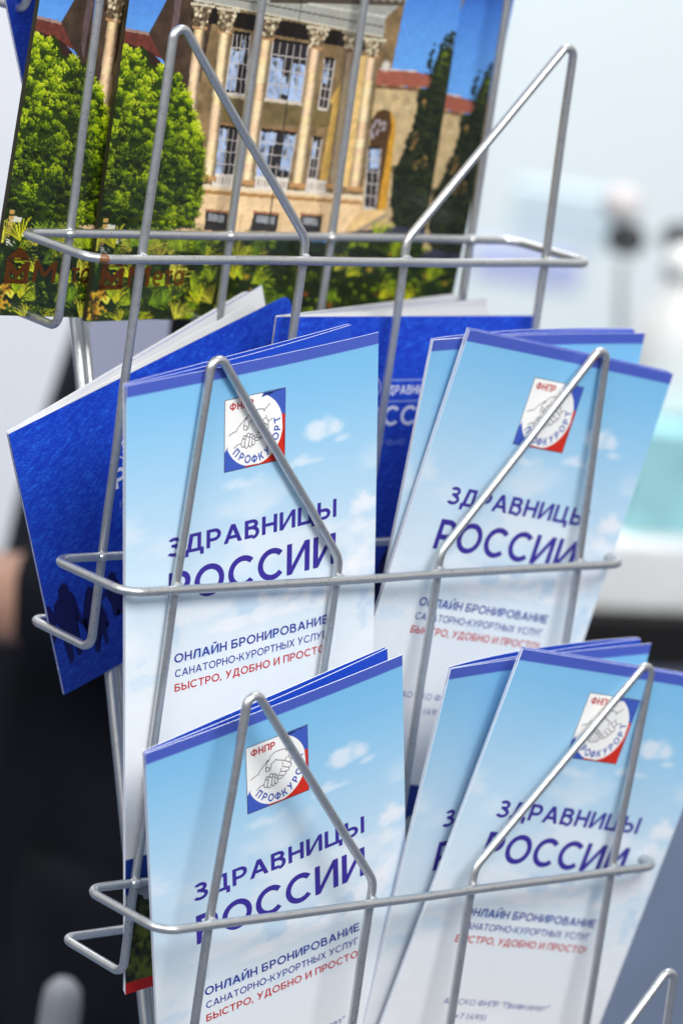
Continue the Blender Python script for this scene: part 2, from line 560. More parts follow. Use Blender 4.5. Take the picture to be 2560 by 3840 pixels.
# person's own frame: f = the way they face (towards picture left), s = their left side, z up; origin on the floor
PF = -RT; PS = Vector((0, 0, 1)).cross(PF)
PO = Vector((0.5175, 0.4845, FLOOR_Z)) + RT * 0.026
person = empty('person', Matrix((( PF.x, PS.x, 0, PO.x), (PF.y, PS.y, 0, PO.y), (0, 0, 1, PO.z), (0, 0, 0, 1))))
tag(person, 'person in a black suit standing sideways behind the rack, one hand beside the booklet', 'person')
M_SKIN = speckle('skin', (0.40, 0.22, 0.155), 0.55, 30, 0.12)
M_SUIT = speckle('dark_suit', (0.005, 0.006, 0.010), 0.85, 22, 0.9, 0.15)
X, Y = Vector((1, 0, 0)), Vector((0, 1, 0))
HZ = 1.034                                     # height of the hands
HX, HY = 0.188, 0.170                          # near hand, held beside the belly
bm = bmesh.new()
loft(bm, [((0.0, 0, 0.90), X, Y, 0.09, 0.13), ((0.03, 0, 1.0), X, Y, 0.095, 0.135), ((0.015, 0, 1.2), X, Y, 0.075, 0.14), ((0.0, 0, 1.36), X, Y, 0.07, 0.16),
          ((-0.01, 0, 1.44), X, Y, 0.05, 0.12), ((-0.01, 0, 1.47), X, Y, 0.05, 0.06), ((0.0, 0, 1.55), X, Y, 0.05, 0.05), ((0.01, 0, 1.58), X, Y, 0.075, 0.06),
          ((0.02, 0, 1.66), X, Y, 0.095, 0.075), ((0.015, 0, 1.73), X, Y, 0.09, 0.072), ((0.01, 0, 1.765), X, Y, 0.05, 0.04)])
limb(bm, [(0.108, 0, 1.665), (0.128, 0, 1.642), (0.110, 0, 1.632)], [0.008, 0.013, 0.010])
for s in (-1, 1):
    limb(bm, [(0, s * 0.09, 0.93), (0.01, s * 0.095, 0.5), (-0.01, s * 0.095, 0.09), (0.0, s * 0.10, 0.05), (0.12, s * 0.11, 0.035)], [0.085, 0.055, 0.04, 0.045, 0.03])
    hx, hy, hz = (HX, HY, HZ) if s == 1 else (0.03, 0.20, 0.80)
    limb(bm, [(0.005, s * 0.15, 1.38), (-0.012, s * 0.20, 1.13), (0.02, s * 0.20, 1.06), (hx - 0.045, s * hy, hz + 0.002)], [0.045, 0.036, 0.032, 0.022])
    limb(bm, [(0.01, s * 0.078, 1.66), (0.0, s * 0.088, 1.665)], [0.028, 0.022])
    # hand held palm down: palm, four curled fingers side by side and a thumb
    for q in (-0.020, 0.0, 0.020):
        limb(bm, [(hx - 0.055, s * (hy + q * 0.5), hz + 0.002), (hx - 0.015, s * (hy + q), hz), (hx + 0.030, s * (hy + q), hz - 0.003)], [0.020, 0.019, 0.016])
    for k in range(4):
        yy = hy + 0.030 - k * 0.019
        L = (0.82, 0.97, 1.0, 0.9)[k]
        limb(bm, [(hx + 0.025, s * yy, hz), (hx + 0.025 + 0.038 * L, s * yy, hz - 0.003), (hx + 0.030 + 0.052 * L, s * yy, hz - 0.022), (hx + 0.018 + 0.044 * L, s * yy, hz - 0.036)],
             [0.0105, 0.0100, 0.0092, 0.0080])
    limb(bm, [(hx - 0.020, s * (hy - 0.026), hz - 0.004), (hx + 0.012, s * (hy - 0.050), hz - 0.012), (hx + 0.040, s * (hy - 0.052), hz - 0.020)], [0.014, 0.011, 0.009])
body = fused('body', bm, 0.0065, M_SKIN, person)
bm = bmesh.new()
loft(bm, [((0.02, 0, 0.74), X, Y, 0.145, 0.18), ((0.03, 0, 0.95), X, Y, 0.138, 0.165), ((0.037, 0, 1.05), X, Y, 0.122, 0.155), ((0.036, 0, 1.18), X, Y, 0.082, 0.150),
          ((0.018, 0, 1.34), X, Y, 0.074, 0.165), ((-0.01, 0, 1.45), X, Y, 0.062, 0.13), ((-0.01, 0, 1.50), X, Y, 0.058, 0.066)])
for s in (-1, 1):
    hx, hy, hz = (HX, HY, HZ) if s == 1 else (0.03, 0.20, 0.80)
    limb(bm, [(0.005, s * 0.155, 1.39), (-0.012, s * 0.205, 1.13), (0.02, s * 0.203, 1.058), (hx - 0.056, s * hy, hz + 0.003)], [0.058, 0.050, 0.044, 0.034])
fused('jacket', bm, 0.009, M_SUIT, person)
bm = bmesh.new()
loft(bm, [((0.01, 0, 0.66), X, Y, 0.13, 0.175), ((0.01, 0, 0.9), X, Y, 0.115, 0.15), ((0.01, 0, 1.0), X, Y, 0.10, 0.14)])
for s in (-1, 1):
    limb(bm, [(0.01, s * 0.09, 0.90), (0.015, s * 0.095, 0.5), (-0.005, s * 0.095, 0.08)], [0.12, 0.10, 0.085])
fused('trousers', bm, 0.012, M_SUIT, person)
bm = bmesh.new()
loft(bm, [((-0.015, 0, 1.63), X, Y, 0.085, 0.078), ((-0.01, 0, 1.70), X, Y, 0.10, 0.084), ((-0.005, 0, 1.75), X, Y, 0.09, 0.075), ((0, 0, 1.785), X, Y, 0.05, 0.04)])
fused('hair', bm, 0.01, principled('dark_hair', (0.02, 0.015, 0.012), 0.6), person)

# ------------------------------------------------------------------ wire rack (origin = left wire of the level-0 basket)
S, H, D, F, DF = 0.0398, 0.1, 0.0414, 0.1323, 0.0355
XA, XB, R = -0.0205, 0.2020, 0.00152
WX = (0.0008, 0.0690, 0.1144, 0.1809)
ZD = 0.0068                                       # height over the rim where the slanting wire straightens
APEX = {1: ((0.0022, 0.0743), (0.1783, 0.0761)), 2: ((0.0035, 0.0748), (0.1778, 0.0764)), 3: ((0.0042, 0.0748), (0.1845, 0.0736)), 4: ((0.0040, 0.0748), (0.1779, 0.0761))}
M_WIRE = wire_material([
    (WX[0] + 0.001, -3 * S + DF - 0.0095, -0.3 - F, 0.0050),        # lower left pocket floor, mid level
    (WX[0], -1 * S + DF - 0.002, -0.1 - F - 0.001, 0.0032),
    (XA + 0.004, -1 * S - 0.0002, -0.1, 0.0020),
    (0.1742, -2 * S + 0.002, -0.2 + 0.0730, 0.0030),
])
rack = empty('brochure_rack', Matrix.Identity(4))
tag(rack, 'silver wire brochure rack with stepped pockets and pointed pocket fronts', 'rack')
for l in range(-1, 5):
    y, z = -l * S, -l * H
    rim = [(XA, y, z), (XB, y, z), (XB - 0.002, y + D, z + 0.0002), (XA, y + D, z)]
    wl_ = [(x, y + R * 0.9, z + 0.0002) for x in WX] + [(x - 0.001, y + D - R * 0.6, z) for x in WX]
    link('basket_rim', tube_mesh('basket_rim', rim, R, 0.007, True, 14, 20 + l, wl_), rack, [M_WIRE])
    ap = APEX.get(l, APEX[2])
    yi = y + 2 * R - 0.0002                          # pocket wires run just inside the rim
    yi = y + R * 1.0 + R * 0.9
    for side, (xa, xb) in enumerate(((WX[0], WX[1]), (WX[3], WX[2]))):
        ax, az = ap[side]
        in_ = 1 if side == 0 else -1
        loop = [(xa, yi, z), (ax - 0.0002 * in_, yi, z + az + 0.0050), (xb, yi, z + ZD), (xb, yi, z - F),
                (xb, y + DF, z - F + 0.001), (xa - 0.0006, y + DF, z - F + 0.001), (xa, yi, z - F)]
        link('pocket_wire', tube_mesh('pocket_wire', loop, R, [0.05, 0.0031, 0.008, 0.0042, 0.0042, 0.0042, 0.0042], True, 14, 40 + l * 2 + side), rack, [M_WIRE])
# double uprights behind the baskets, following the steps down to the floor
def along(zz): return 0.0918 + zz * S / H
top, bot = 0.16, FLOOR_Z + 0.0055
for x0 in (0.0338, 0.1400):
    for dx, dy, rr in ((0.0, 0.0, 0.0021), (0.0046, 0.0015, 0.0017)):
        link('upright', tube_mesh('upright', [(x0 + dx, along(top) + dy, top), (x0 + dx, along(bot) + dy, bot)], rr), rack, [M_WIRE])
fz, fy = FLOOR_Z + 0.0040, along(FLOOR_Z) + 0.008
link('base_loop', tube_mesh('base_loop', [(-0.06, fy, fz), (0.24, fy, fz), (0.24, 0.30, fz), (-0.06, 0.30, fz)], 0.004, 0.03, True), rack, [M_WIRE])

# ------------------------------------------------------------------ lettering
# a drawn geometric sans alphabet: every letter is a set of bars, slanted bars and ring pieces (cap height 1)
def letter(ch, w):
    Q = []; t = w * 0.92; d = w * 1.12
    def V(x, y0, y1): Q.append([(x, y0), (x + w, y0), (x + w, y1), (x, y1)])
    def B(y, x0, x1): Q.append([(x0, y), (x1, y), (x1, y + t), (x0, y + t)])
    def D(x0, y0, x1, y1): Q.append([(x0, y0), (x0 + d, y0), (x1 + d, y1), (x1, y1)])
    def A(cx, cy, rx, ry, a0, a1, ww=None):
        ww = w if ww is None else ww
        n = max(4, int(abs(a1 - a0) / 12))
        p = []
        for k in range(n + 1):
            q = math.radians(a0 + (a1 - a0) * k / n); c, e = math.cos(q), math.sin(q)
            p.append(((cx + rx * c, cy + ry * e), (cx + (rx - ww) * c, cy + (ry - ww * 0.94) * e)))
        for k in range(n): Q.append([p[k][0], p[k + 1][0], p[k + 1][1], p[k][1]])
    if ch == 'О': A(.53, .5, .53, .515, 0, 360); W = 1.06
    elif ch == 'С': A(.53, .5, .53, .515, 43, 317); W = .94
    elif ch == 'Р': V(0, 0, 1); B(1 - t, w, .41); B(.33, w, .41); A(.41, .665, .35, .335, -90, 90); W = .76
    elif ch == 'В': V(0, 0, 1); B(1 - t, w, .40); B(.47, w, .42); B(0, w, .43); A(.40, .755 - .02, .31, .265, -90, 90); A(.43, .27, .35, .27 + t * .5 - .01, -90, 90); W = .79
    elif ch == 'Б': V(0, 0, 1); B(1 - t, w, .70); B(0, w, .43); B(.60 - t, w, .43); A(.43, .30, .35, .30, -90, 90); W = .79
    elif ch in 'ЬЫ':
        V(0, 0, 1); B(0, w, .40); B(.62 - t, w, .40); A(.40, .31, .34, .31, -90, 90); W = .75
        if ch == 'Ы': V(.88, 0, 1); W = .88 + w
    elif ch == 'З': A(.37, .735, .34, .275, -88, 150); A(.37, .285, .40, .30, -150, 88); B(.47, .22, .39); W = .77
    elif ch == 'Д': B(0, 0, .98); Q.append([(0, -.21), (w, -.21), (w, t), (0, t)]); Q.append([(.98 - w, -.21), (.98, -.21), (.98, t), (.98 - w, t)]); D(.10, t * .5, .25, 1); B(1 - t, .25, .84); V(.84 - w, 0, 1); W = .98
    elif ch == 'А': D(0, 0, .49 - d / 2, 1); D(.98 - d, 0, .49 - d / 2, 1); B(.22, .2, .78); W = .98
    elif ch == 'Н': V(0, 0, 1); V(.82 - w, 0, 1); B(.5 - t / 2, w, .82 - w); W = .82
    elif ch in 'ИЙ':
        V(0, 0, 1); V(.86 - w, 0, 1); Q.append([(w * .2, 0), (w, 0), (.86 - w * .2, 1), (.86 - w, 1)]); Q.append([(w, 0), (w, w * 1.45), (.86 - w, 1), (.86 - w, 1 - w * 1.45)]); W = .86
        if ch == 'Й': A(.43, 1.30, .24, .20, 190, 350, w * .9)
    elif ch == 'Ц': V(0, 0, 1); V(.78 - w, 0, 1); B(0, 0, .96); Q.append([(.96 - w, -.21), (.96, -.21), (.96, t), (.96 - w, t)]); W = .96
    elif ch == 'У': D(.14, 0, .88 - d, 1); D(.385, .30, 0, 1); W = .88
    elif ch == 'К': V(0, 0, 1); B(.5 - t / 2, w, .34); D(.24, .44, .78 - d, 1); D(.83 - d, 0, .26, .60); W = .83
    elif ch == 'Ф': V(.55 - w / 2, -.03, 1.03); A(.55, .5, .55, .385, 0, 360); W = 1.10
    elif ch == 'Е': V(0, 0, 1); B(1 - t, w, .70); B(.5 - t / 2, w, .64); B(0, w, .72); W = .72
    elif ch == 'Т': B(1 - t, 0, .82); V(.41 - w / 2, 0, 1 - t * .5); W = .82
    elif ch == 'Г': V(0, 0, 1); B(1 - t, w, .66); W = .66
    elif ch == 'П': V(0, 0, 1); V(.82 - w, 0, 1); B(1 - t, w, .82 - w); W = .82
    elif ch == 'Л': D(0, 0, .20, 1); B(1 - t, .2, .86); V(.86 - w, 0, 1); W = .86
    elif ch == 'М': V(0, 0, 1); V(1.0 - w, 0, 1); D(.5 - d / 2, .28, 0, 1); D(.5 - d / 2, .28, 1 - d, 1); W = 1.0
    elif ch == 'Х': D(0, 0, .86 - d, 1); D(.86 - d, 0, 0, 1); W = .86
    elif ch == '!': V(0, .30, 1); V(0, 0, w); W = w
    elif ch == ',': V(0, 0, w); Q.append([(-.05, -.18), (.02, -.18), (w, .04), (0, .04)]); W = w
    elif ch == '-': B(.36, 0, .38); W = .38
    elif ch == '+': B(.36, 0, .6); V(.3 - w / 2, .06, .70); W = .6
    elif ch in '“”': D(0, .72, .10 if ch == '“' else -.02, 1.0); D(.24, .72, .34 if ch == '“' else .22, 1.0); W = .42
    elif ch == '(': A(.50, .45, .5, .72, 125, 235); W = .28
    elif ch == ')': A(-.22, .45, .5, .72, -55, 55); W = .28
    elif ch == '7': B(1 - t, 0, .66); D(.14, 0, .66 - d, 1 - t); W = .66
    elif ch == '4': B(.22, 0, .76); D(0, .24, .42, 1); V(.50, 0, .5); W = .76
    elif ch == '9': A(.34, .67, .34, .335, 0, 360); A(.05, .60, .63, .62, -62, 8); W = .68
    elif ch == '5': B(1 - t, .08, .62); V(.06, .5, 1); A(.32, .32, .34, .335, -140, 110); W = .66
    elif ch == ' ': W = .26
    else:
        low = {'о': 'О', 'р': 'Р', 'ф': 'Ф', 'к': 'К', 'у': 'У', 'т': 'Т', 'л': 'Л', 'ь': 'Ь', 'г': 'Г', 'н': 'Н', 'ы': 'Ы', 'м': 'М', 'д': 'Д'}
        k = 0.74
        if ch in low:
            q, W = letter(low[ch], w / k)
            dy = -.26 if ch in 'ру' else (-.12 if ch == 'ф' else 0)
            ks = 1.0 if ch in 'руф' else k
            Q = [[(x * k, y * ks + dy) for x, y in p] for p in q]; W *= k
        elif ch == 'е': A(.37, .37, .37, .38, 0, 318); B(.37 - t / 2, .06, .72); W = .74
        elif ch == 'а': A(.34, .37, .34, .38, 0, 360); V(.68 - w * .6, 0, .74); W = .68 + w * .4
        else: W = .3
    return Q, W


def glyphs(text, weight):
    v = []; f = []; x = 0.0; k = 0
    for ch in text:
        Q, W = letter(ch, weight)
        for p in Q:
            n = len(v); lift = (k % 9) * 0.0022; k += 1              # mm: overlapping bars never share a plane
            v += [(x + a, b, lift) for a, b in p]; f += [(n, n + 1, n + 2), (n, n + 2, n + 3)]
        x += W + 0.135
    return np.array(v), np.array(f)


def text_box(text, u0, u1, vtop, vbase, weight):
    """text stretched so that caps run from vbase up to vtop and the line from u0 to u1 (mm)"""
    v, f = glyphs(text, weight)
    u = u0 + (v[:, 0] - v[:, 0].min()) / (v[:, 0].max() - v[:, 0].min()) * (u1 - u0)
    w = vbase - v[:, 1] * (vbase - vtop)
    return np.stack([u, w, v[:, 2]], 1), f


def split_tris(p, f, maxlen):
    """subdivide long triangles so that lettering can follow a curved sheet"""
    p = np.asarray(p, float)
    if p.shape[1] == 2: p = np.concatenate([p, np.zeros((len(p), 1))], 1)
    p = list(map(tuple, p)); out = []; st = [tuple(t) for t in f]; cache = {}
    def midp(a, b):
        k = (min(a, b), max(a, b))
        if k not in cache:
            p.append(tuple((i + j) / 2 for i, j in zip(p[a], p[b]))); cache[k] = len(p) - 1
        return cache[k]
    while st:
        a, b, c = st.pop()
        L = [math.dist(p[a][:2], p[b][:2]), math.dist(p[b][:2], p[c][:2]), math.dist(p[c][:2], p[a][:2])]
        k = max(range(3), key=lambda i: L[i])
        if L[k] <= maxlen: out.append((a, b, c)); continue
        if k == 0: m = midp(a, b); st += [(a, m, c), (m, b, c)]
        elif k == 1: m = midp(b, c); st += [(a, b, m), (a, m, c)]
        else: m = midp(c, a); st += [(a, b, m), (m, b, c)]
    return np.array(p), np.array(out)


def stroke(pts, w):
    pts = np.array(pts, float)
    t = np.gradient(pts, axis=0); t /= np.linalg.norm(t, axis=1)[:, None] + 1e-9
    n = np.stack([-t[:, 1], t[:, 0]], 1) * w / 2
    v = np.concatenate([pts + n, pts - n]); k = len(pts)
    f = []
    for i in range(k - 1): f += [(i, i + 1, k + i), (i + 1, k + i + 1, k + i)]
    return v, np.array(f)


def smooth_line(pts, n=4):
    pts = np.array(pts, float)
    if len(pts) < 3: return pts
    P = np.vstack([2 * pts[0] - pts[1], pts, 2 * pts[-1] - pts[-2]]); out = []
    for i in range(1, len(P) - 2):
        for k in range(n):
            t = k / n
            out.append(0.5 * ((2 * P[i]) + (-P[i - 1] + P[i + 1]) * t + (2 * P[i - 1] - 5 * P[i] + 4 * P[i + 1] - P[i + 2]) * t * t + (-P[i - 1] + 3 * P[i] - 3 * P[i + 1] + P[i + 2]) * t ** 3))
    out.append(pts[-1])
    return np.array(out)


def fan(corner, pts):
    v = np.array([corner] + list(pts), float)
    return v, np.array([(0, i, i + 1) for i in range(1, len(pts))])


HANDS = [[(40.4, 23.7), (41.7, 23.1), (43.6, 22.6), (43.8, 22.1), (44.9, 21.0), (46.4, 19.7), (47.4, 18.9), (47.8, 18.9)], [(47.6, 19.4), (48.8, 17.7), (50.3, 16.9), (52.1, 16.8), (54.5, 17.0), (55.0, 17.6), (55.2, 18.0)], [(47.7, 18.9), (46.9, 20.1), (46.6, 21.6), (46.6, 22.5), (47.0, 22.9), (47.7, 22.9), (48.4, 22.5), (48.9, 20.8), (49.5, 20.4), (50.7, 19.8)], [(46.7, 21.6), (47.1, 21.4), (47.6, 21.5), (48.0, 22.0), (47.9, 22.8)], [(50.6, 19.4), (50.8, 19.8), (52.0, 20.3), (53.5, 20.9), (55.1, 21.8), (56.6, 22.8), (57.0, 23.5), (56.7, 24.2), (56.0, 24.3), (54.8, 23.9), (53.2, 23.0)], [(54.4, 21.1), (55.5, 20.1)], [(55.9, 19.5), (56.1, 20.4), (57.0, 21.6), (56.7, 22.4), (56.5, 22.7)], [(56.0, 24.3), (56.0, 25.1), (55.2, 25.4), (54.1, 25.2), (52.3, 24.6)], [(54.7, 25.4), (54.8, 26.1), (53.8, 26.5), (51.6, 26.1)], [(53.7, 26.6), (53.5, 27.0), (52.6, 27.3), (51.4, 27.2)], [(53.4, 21.5), (53.5, 22.4), (53.3, 22.6)], [(52.8, 23.5), (52.6, 24.4)], [(52.3, 25.2), (51.8, 25.8)], [(42.6, 28.3), (43.7, 27.6), (44.6, 27.2), (45.6, 27.3)], [(46.5, 25.2), (45.8, 26.8), (45.7, 27.9), (46.2, 28.5), (46.9, 28.3), (47.3, 26.3), (47.5, 25.4), (47.2, 24.7), (46.6, 24.9), (46.4, 25.4), (46.8, 25.9), (47.3, 25.9)], [(47.5, 25.4), (48.1, 24.4), (48.7, 24.2), (49.4, 24.8), (49.1, 25.6), (48.5, 25.5), (47.9, 24.8)], [(47.3, 26.3), (47.0, 28.2), (47.7, 29.1), (48.5, 28.6), (49.3, 25.2)], [(49.4, 24.9), (50.1, 24.6), (50.5, 25.2), (50.2, 25.9), (49.6, 25.7)], [(48.8, 28.2), (49.2, 28.9), (49.9, 28.7), (50.3, 26.0)], [(50.5, 25.6), (51.0, 25.4), (51.4, 26.1), (51.2, 26.6), (50.5, 26.4)], [(50.0, 28.0), (50.5, 28.6), (51.2, 28.0), (51.4, 26.1)],
         [(55.0, 17.6), (57.6, 15.6)], [(57.0, 21.6), (58.8, 20.8)]]

# ------------------------------------------------------------------ leaflet print: sky cover with emblem and lettering (mm)
LW, LH = 105.0, 210.0
def cover_colour(u, v):
    stops = [(0, (104, 178, 228)), (12, (116, 186, 231)), (28, (142, 198, 234)), (45, (168, 209, 236)), (62, (190, 218, 238)),
             (85, (212, 228, 239)), (105, (224, 231, 237)), (130, (230, 232, 234)), (162, (230, 231, 232)), (210, (230, 231, 232))]
    xs = [s[0] for s in stops]
    base = np.stack([np.interp(v, xs, [s[1][k] for s in stops]) for k in range(3)], -1)
    # sky a little deeper towards the right, hazier bottom left
    dv = v + (u - 50) * -0.10
    base2 = np.stack([np.interp(np.clip(dv, 0, 210), xs, [s[1][k] for s in stops]) for k in range(3)], -1)
    c = base * 0.4 + base2 * 0.6
    c = c * 0.86 + np.array([222., 228, 238]) * 0.14
    n = fbm(u / 26, v / 11, 3, 5)
    c = mix(c, np.array([236., 238, 243]), sstep(0.52, 0.80, n) * sstep(26, 60, v) * 0.55)
    def cloud(cu, cv, ru, rv, amt, seed):
        nonlocal c
        wx = (fbm(u / 5.5, v / 3.4, seed, 6) - 0.5)
        d = ((u - cu) / ru) ** 2 + (np.where(v > cv, (v - cv) * 1.9, v - cv) / rv) ** 2
        m = sstep(1.5, -0.25, d + wx * 2.6) * np.clip(1.5 - d * 0.55, 0, 1)
        c = mix(c, np.array([246., 243, 246]), m * amt * 0.75)
    cloud(79.5, 29.5, 8.5, 5.5, 0.9, 11); cloud(90, 33.5, 4, 1.8, 0.6, 12); cloud(73, 38.5, 9, 2.6, 0.75, 13)
    cloud(47, 41, 11, 3.0, 0.55, 14); cloud(99.5, 58.5, 6.5, 6.5, 0.95, 15); cloud(96.5, 66, 5, 3.4, 0.8, 16)
    cloud(100, 78, 9, 7, 0.85, 17); cloud(90, 83, 16, 7, 0.8, 18); cloud(82, 63, 5, 6, 0.45, 19)
    cloud(60, 84, 12, 5, 0.8, 20); cloud(74, 88, 14, 5, 0.75, 21); cloud(30, 82, 14, 5, 0.5, 22); cloud(46, 89, 16, 4, 0.7, 23)
    cloud(14, 58, 12, 5, 0.35, 24)
    cl = fbm(u / 10, v / 6, 31, 4)
    band = sstep(76, 82, v) * sstep(112, 92, v)
    c = mix(c, np.array([176., 206, 232]), sstep(0.56, 0.72, cl) * band * 0.55)
    # violet blue strip on top
    c = np.where((v < 4.1)[..., None], np.array([72., 92, 184]), c)
    # picture along the bottom: deep sky, mountains, woods, red strip
    ridge = 168 + 9 * np.abs(fbm(u / 14, u * 0 + 3.3, 41, 4) - 0.5) * 2 + np.abs(u - 62) * 0.10
    ridge = np.where(u < 30, 171.5 + fbm(u / 5, u * 0, 43, 4) * 4, ridge)
    c = np.where((v > 162)[..., None], np.array([16., 52, 140]), c)
    rock = mix(np.array([128., 134, 142]), np.array([205., 208, 212]), fbm(u / 4, v / 3, 44, 5) * 1.5 - 0.3)
    c = np.where((v > ridge)[..., None], rock, c)
    wood = 176 + np.abs(u - 8) * 0.22 + (fbm(u / 3, v / 3, 46, 4) - 0.5) * 9
    wn_ = fbm(u / 1.6, v / 1.6, 47, 4); big = fbm(u / 7, v / 6, 48, 3)
    green = mix(np.array([10., 18, 14]), np.array([104., 112, 38]), sstep(0.35, 0.8, wn_ * 0.6 + big * 0.5 + (v - 190) * 0.008))
    c = np.where((v > wood)[..., None], green, c)
    c = np.where((v > 206.2)[..., None], np.array([196., 22, 18]), c)
    return c


def leaflet_decor():
    """flat printed shapes over the sheet: list of (pts mm, tris, linear colour, layer)"""
    out = []
    violet = lin((58, 45, 148)); blue = lin((44, 56, 150)); red = lin((190, 32, 36))
    W = lin((246, 246, 244)); B = lin((62, 92, 186)); Rd = lin((206, 44, 28)); K = lin((60, 48, 72))
    x0, x1, y0, y1 = 38.9, 63.9, 11.6, 35.6
    b = 0.22
    out.append((np.array([(x0 - b, y0 - b), (x1 + b, y0 - b), (x1 + b, y1 + b), (x0 - b, y1 + b)]), np.array([(0, 1, 2), (0, 2, 3)]), K * 1.4, 1))
    out.append((np.array([(x0, y0), (x1, y0), (x1, y1), (x0, y1)]), np.array([(0, 1, 2), (0, 2, 3)]), W, 2))
    cx, cy, r = 51.0, 23.5, 12.0
    arc = lambda a0, a1, n=24: [(cx + r * math.cos(math.radians(a0 + (a1 - a0) * k / n)), cy + r * math.sin(math.radians(a0 + (a1 - a0) * k / n))) for k in range(n + 1)]
    out.append((*fan((x1, y0), [(54.6, y0), (53.8, 13.0)] + arc(-70, -16) + [(x1, 20.2)]), B, 3))
    out.append((*fan((x1, y1), [(x1, 20.2)] + arc(-16, 106) + [(47.3, y1)]), Rd, 3))
    out.append((*fan((x0, y1), [(47.3, y1)] + arc(106, 156) + [(x0 + 1.2, 27.2), (x0, 29.0)]), B, 3))
    out.append((*text_box('ФНПР', 40.7, 50.6, 12.8, 15.4, 0.21), red, 3))
    word = 'ПРОФКУРОРТ'
    for k, ch in enumerate(word):
        a = math.radians(139 - 16.6 * k)
        gv, gf = glyphs(ch, 0.215)
        w = (gv[:, 0].max() + gv[:, 0].min()) / 2
        sc = 2.75
        gx = (gv[:, 0] - w) * sc * 0.86; gy = (gv[:, 1] - 0.5) * sc      # x along the line, y up
        rr = 9.75
        # foot of the letter points outwards
        ox, oy = math.cos(a), math.sin(a)
        tx, ty = math.sin(a), -math.cos(a)
        pts = np.stack([cx + ox * (rr - gy) + tx * gx, cy + oy * (rr - gy) + ty * gx, gv[:, 2]], 1)
        out.append((pts, gf, B * 0.9, 3))
    for h in HANDS:
        out.append((*stroke(smooth_line(h), 0.26), K, 3))
    out.append((*text_box('ЗДРАВНИЦЫ', 16.2, 87.0, 54.0, 60.3, 0.195), violet, 1))
    out.append((*text_box('РОССИИ', 16.8, 86.9, 65.8, 76.6, 0.19), violet, 1))
    out.append((*text_box('ОНЛАЙН БРОНИРОВАНИЕ', 19.2, 84.0, 94.1, 97.2, 0.19), blue, 1))
    out.append((*text_box('САНАТОРНО-КУРОРТНЫХ УСЛУГ', 19.5, 83.4, 99.6, 102.2, 0.165), blue, 1))
    out.append((*text_box('БЫСТРО, УДОБНО И ПРОСТО!', 19.4, 84.0, 104.5, 107.2, 0.18), red, 1))
    out.append((*text_box('АО СКО ФНПР “Профкурорт”', 25.0, 77.0, 128.2, 130.4, 0.13), blue, 1))
    out.append((*text_box('+7 (495)', 33.0, 48.0, 133.6, 135.7, 0.13), blue, 1))
    return [(*split_tris(p, f, 5.0), c, l) for p, f, c, l in out]


DECOR = leaflet_decor()
EDGE = lin((232, 236, 244))


def rim_strip(mb, fn, line, depth, col):
    """paper edge: a narrow strip running backwards from a border line of the sheet"""
    p = np.array([fn(*q) for q in line])
    q = p + np.array([0, depth, 0])
    n = len(p)
    f = [(i, i + 1, n + i + 1, n + i) for i in range(n - 1)]
    mb.add(np.concatenate([p, q]), f, col)


def sheet(fn, nu, nv, w, h, colfn, thick=0.00028, edge=EDGE, backcol=None):
    mb = MB()
    uu, vv = np.meshgrid(np.linspace(0, w, nu), np.linspace(0, h, nv))
    pos = fn(uu.ravel(), vv.ravel()).reshape(-1, 3)
    mb.add(pos, grid_faces(nu, nv), lin(colfn(uu.ravel(), vv.ravel())))
    # back of the sheet
    cu, cv = np.meshgrid(np.linspace(0, w, 24), np.linspace(0, h, 40))
    pb = fn(cu.ravel(), cv.ravel()) + np.array([0, thick, 0])
    mb.add(pb, grid_faces(24, 40)[:, ::-1], lin((200, 216, 236)) if backcol is None else backcol)
    us = np.linspace(0, w, 40); vs = np.linspace(0, h, 60)
    f1 = lambda a, b: fn(np.array([a]), np.array([b]))[0]
    rim_strip(mb, f1, [(a, 0) for a in us], thick, edge)
    rim_strip(mb, f1, [(a, h) for a in us], thick, edge)
    rim_strip(mb, f1, [(0, b) for b in vs], thick, edge)
    rim_strip(mb, f1, [(w, b) for b in vs], thick, edge)
    return mb


def inner_colour(u, v):
    c = np.zeros(u.shape + (3,)) + np.array([176., 206, 234])
    c = mix(c, np.array([224., 232, 240]), sstep(20, 90, v))
    return np.where((v < 5.5)[..., None], np.array([28., 72, 190]), c)  # top band deeper than the cover's: shade painted into its blue


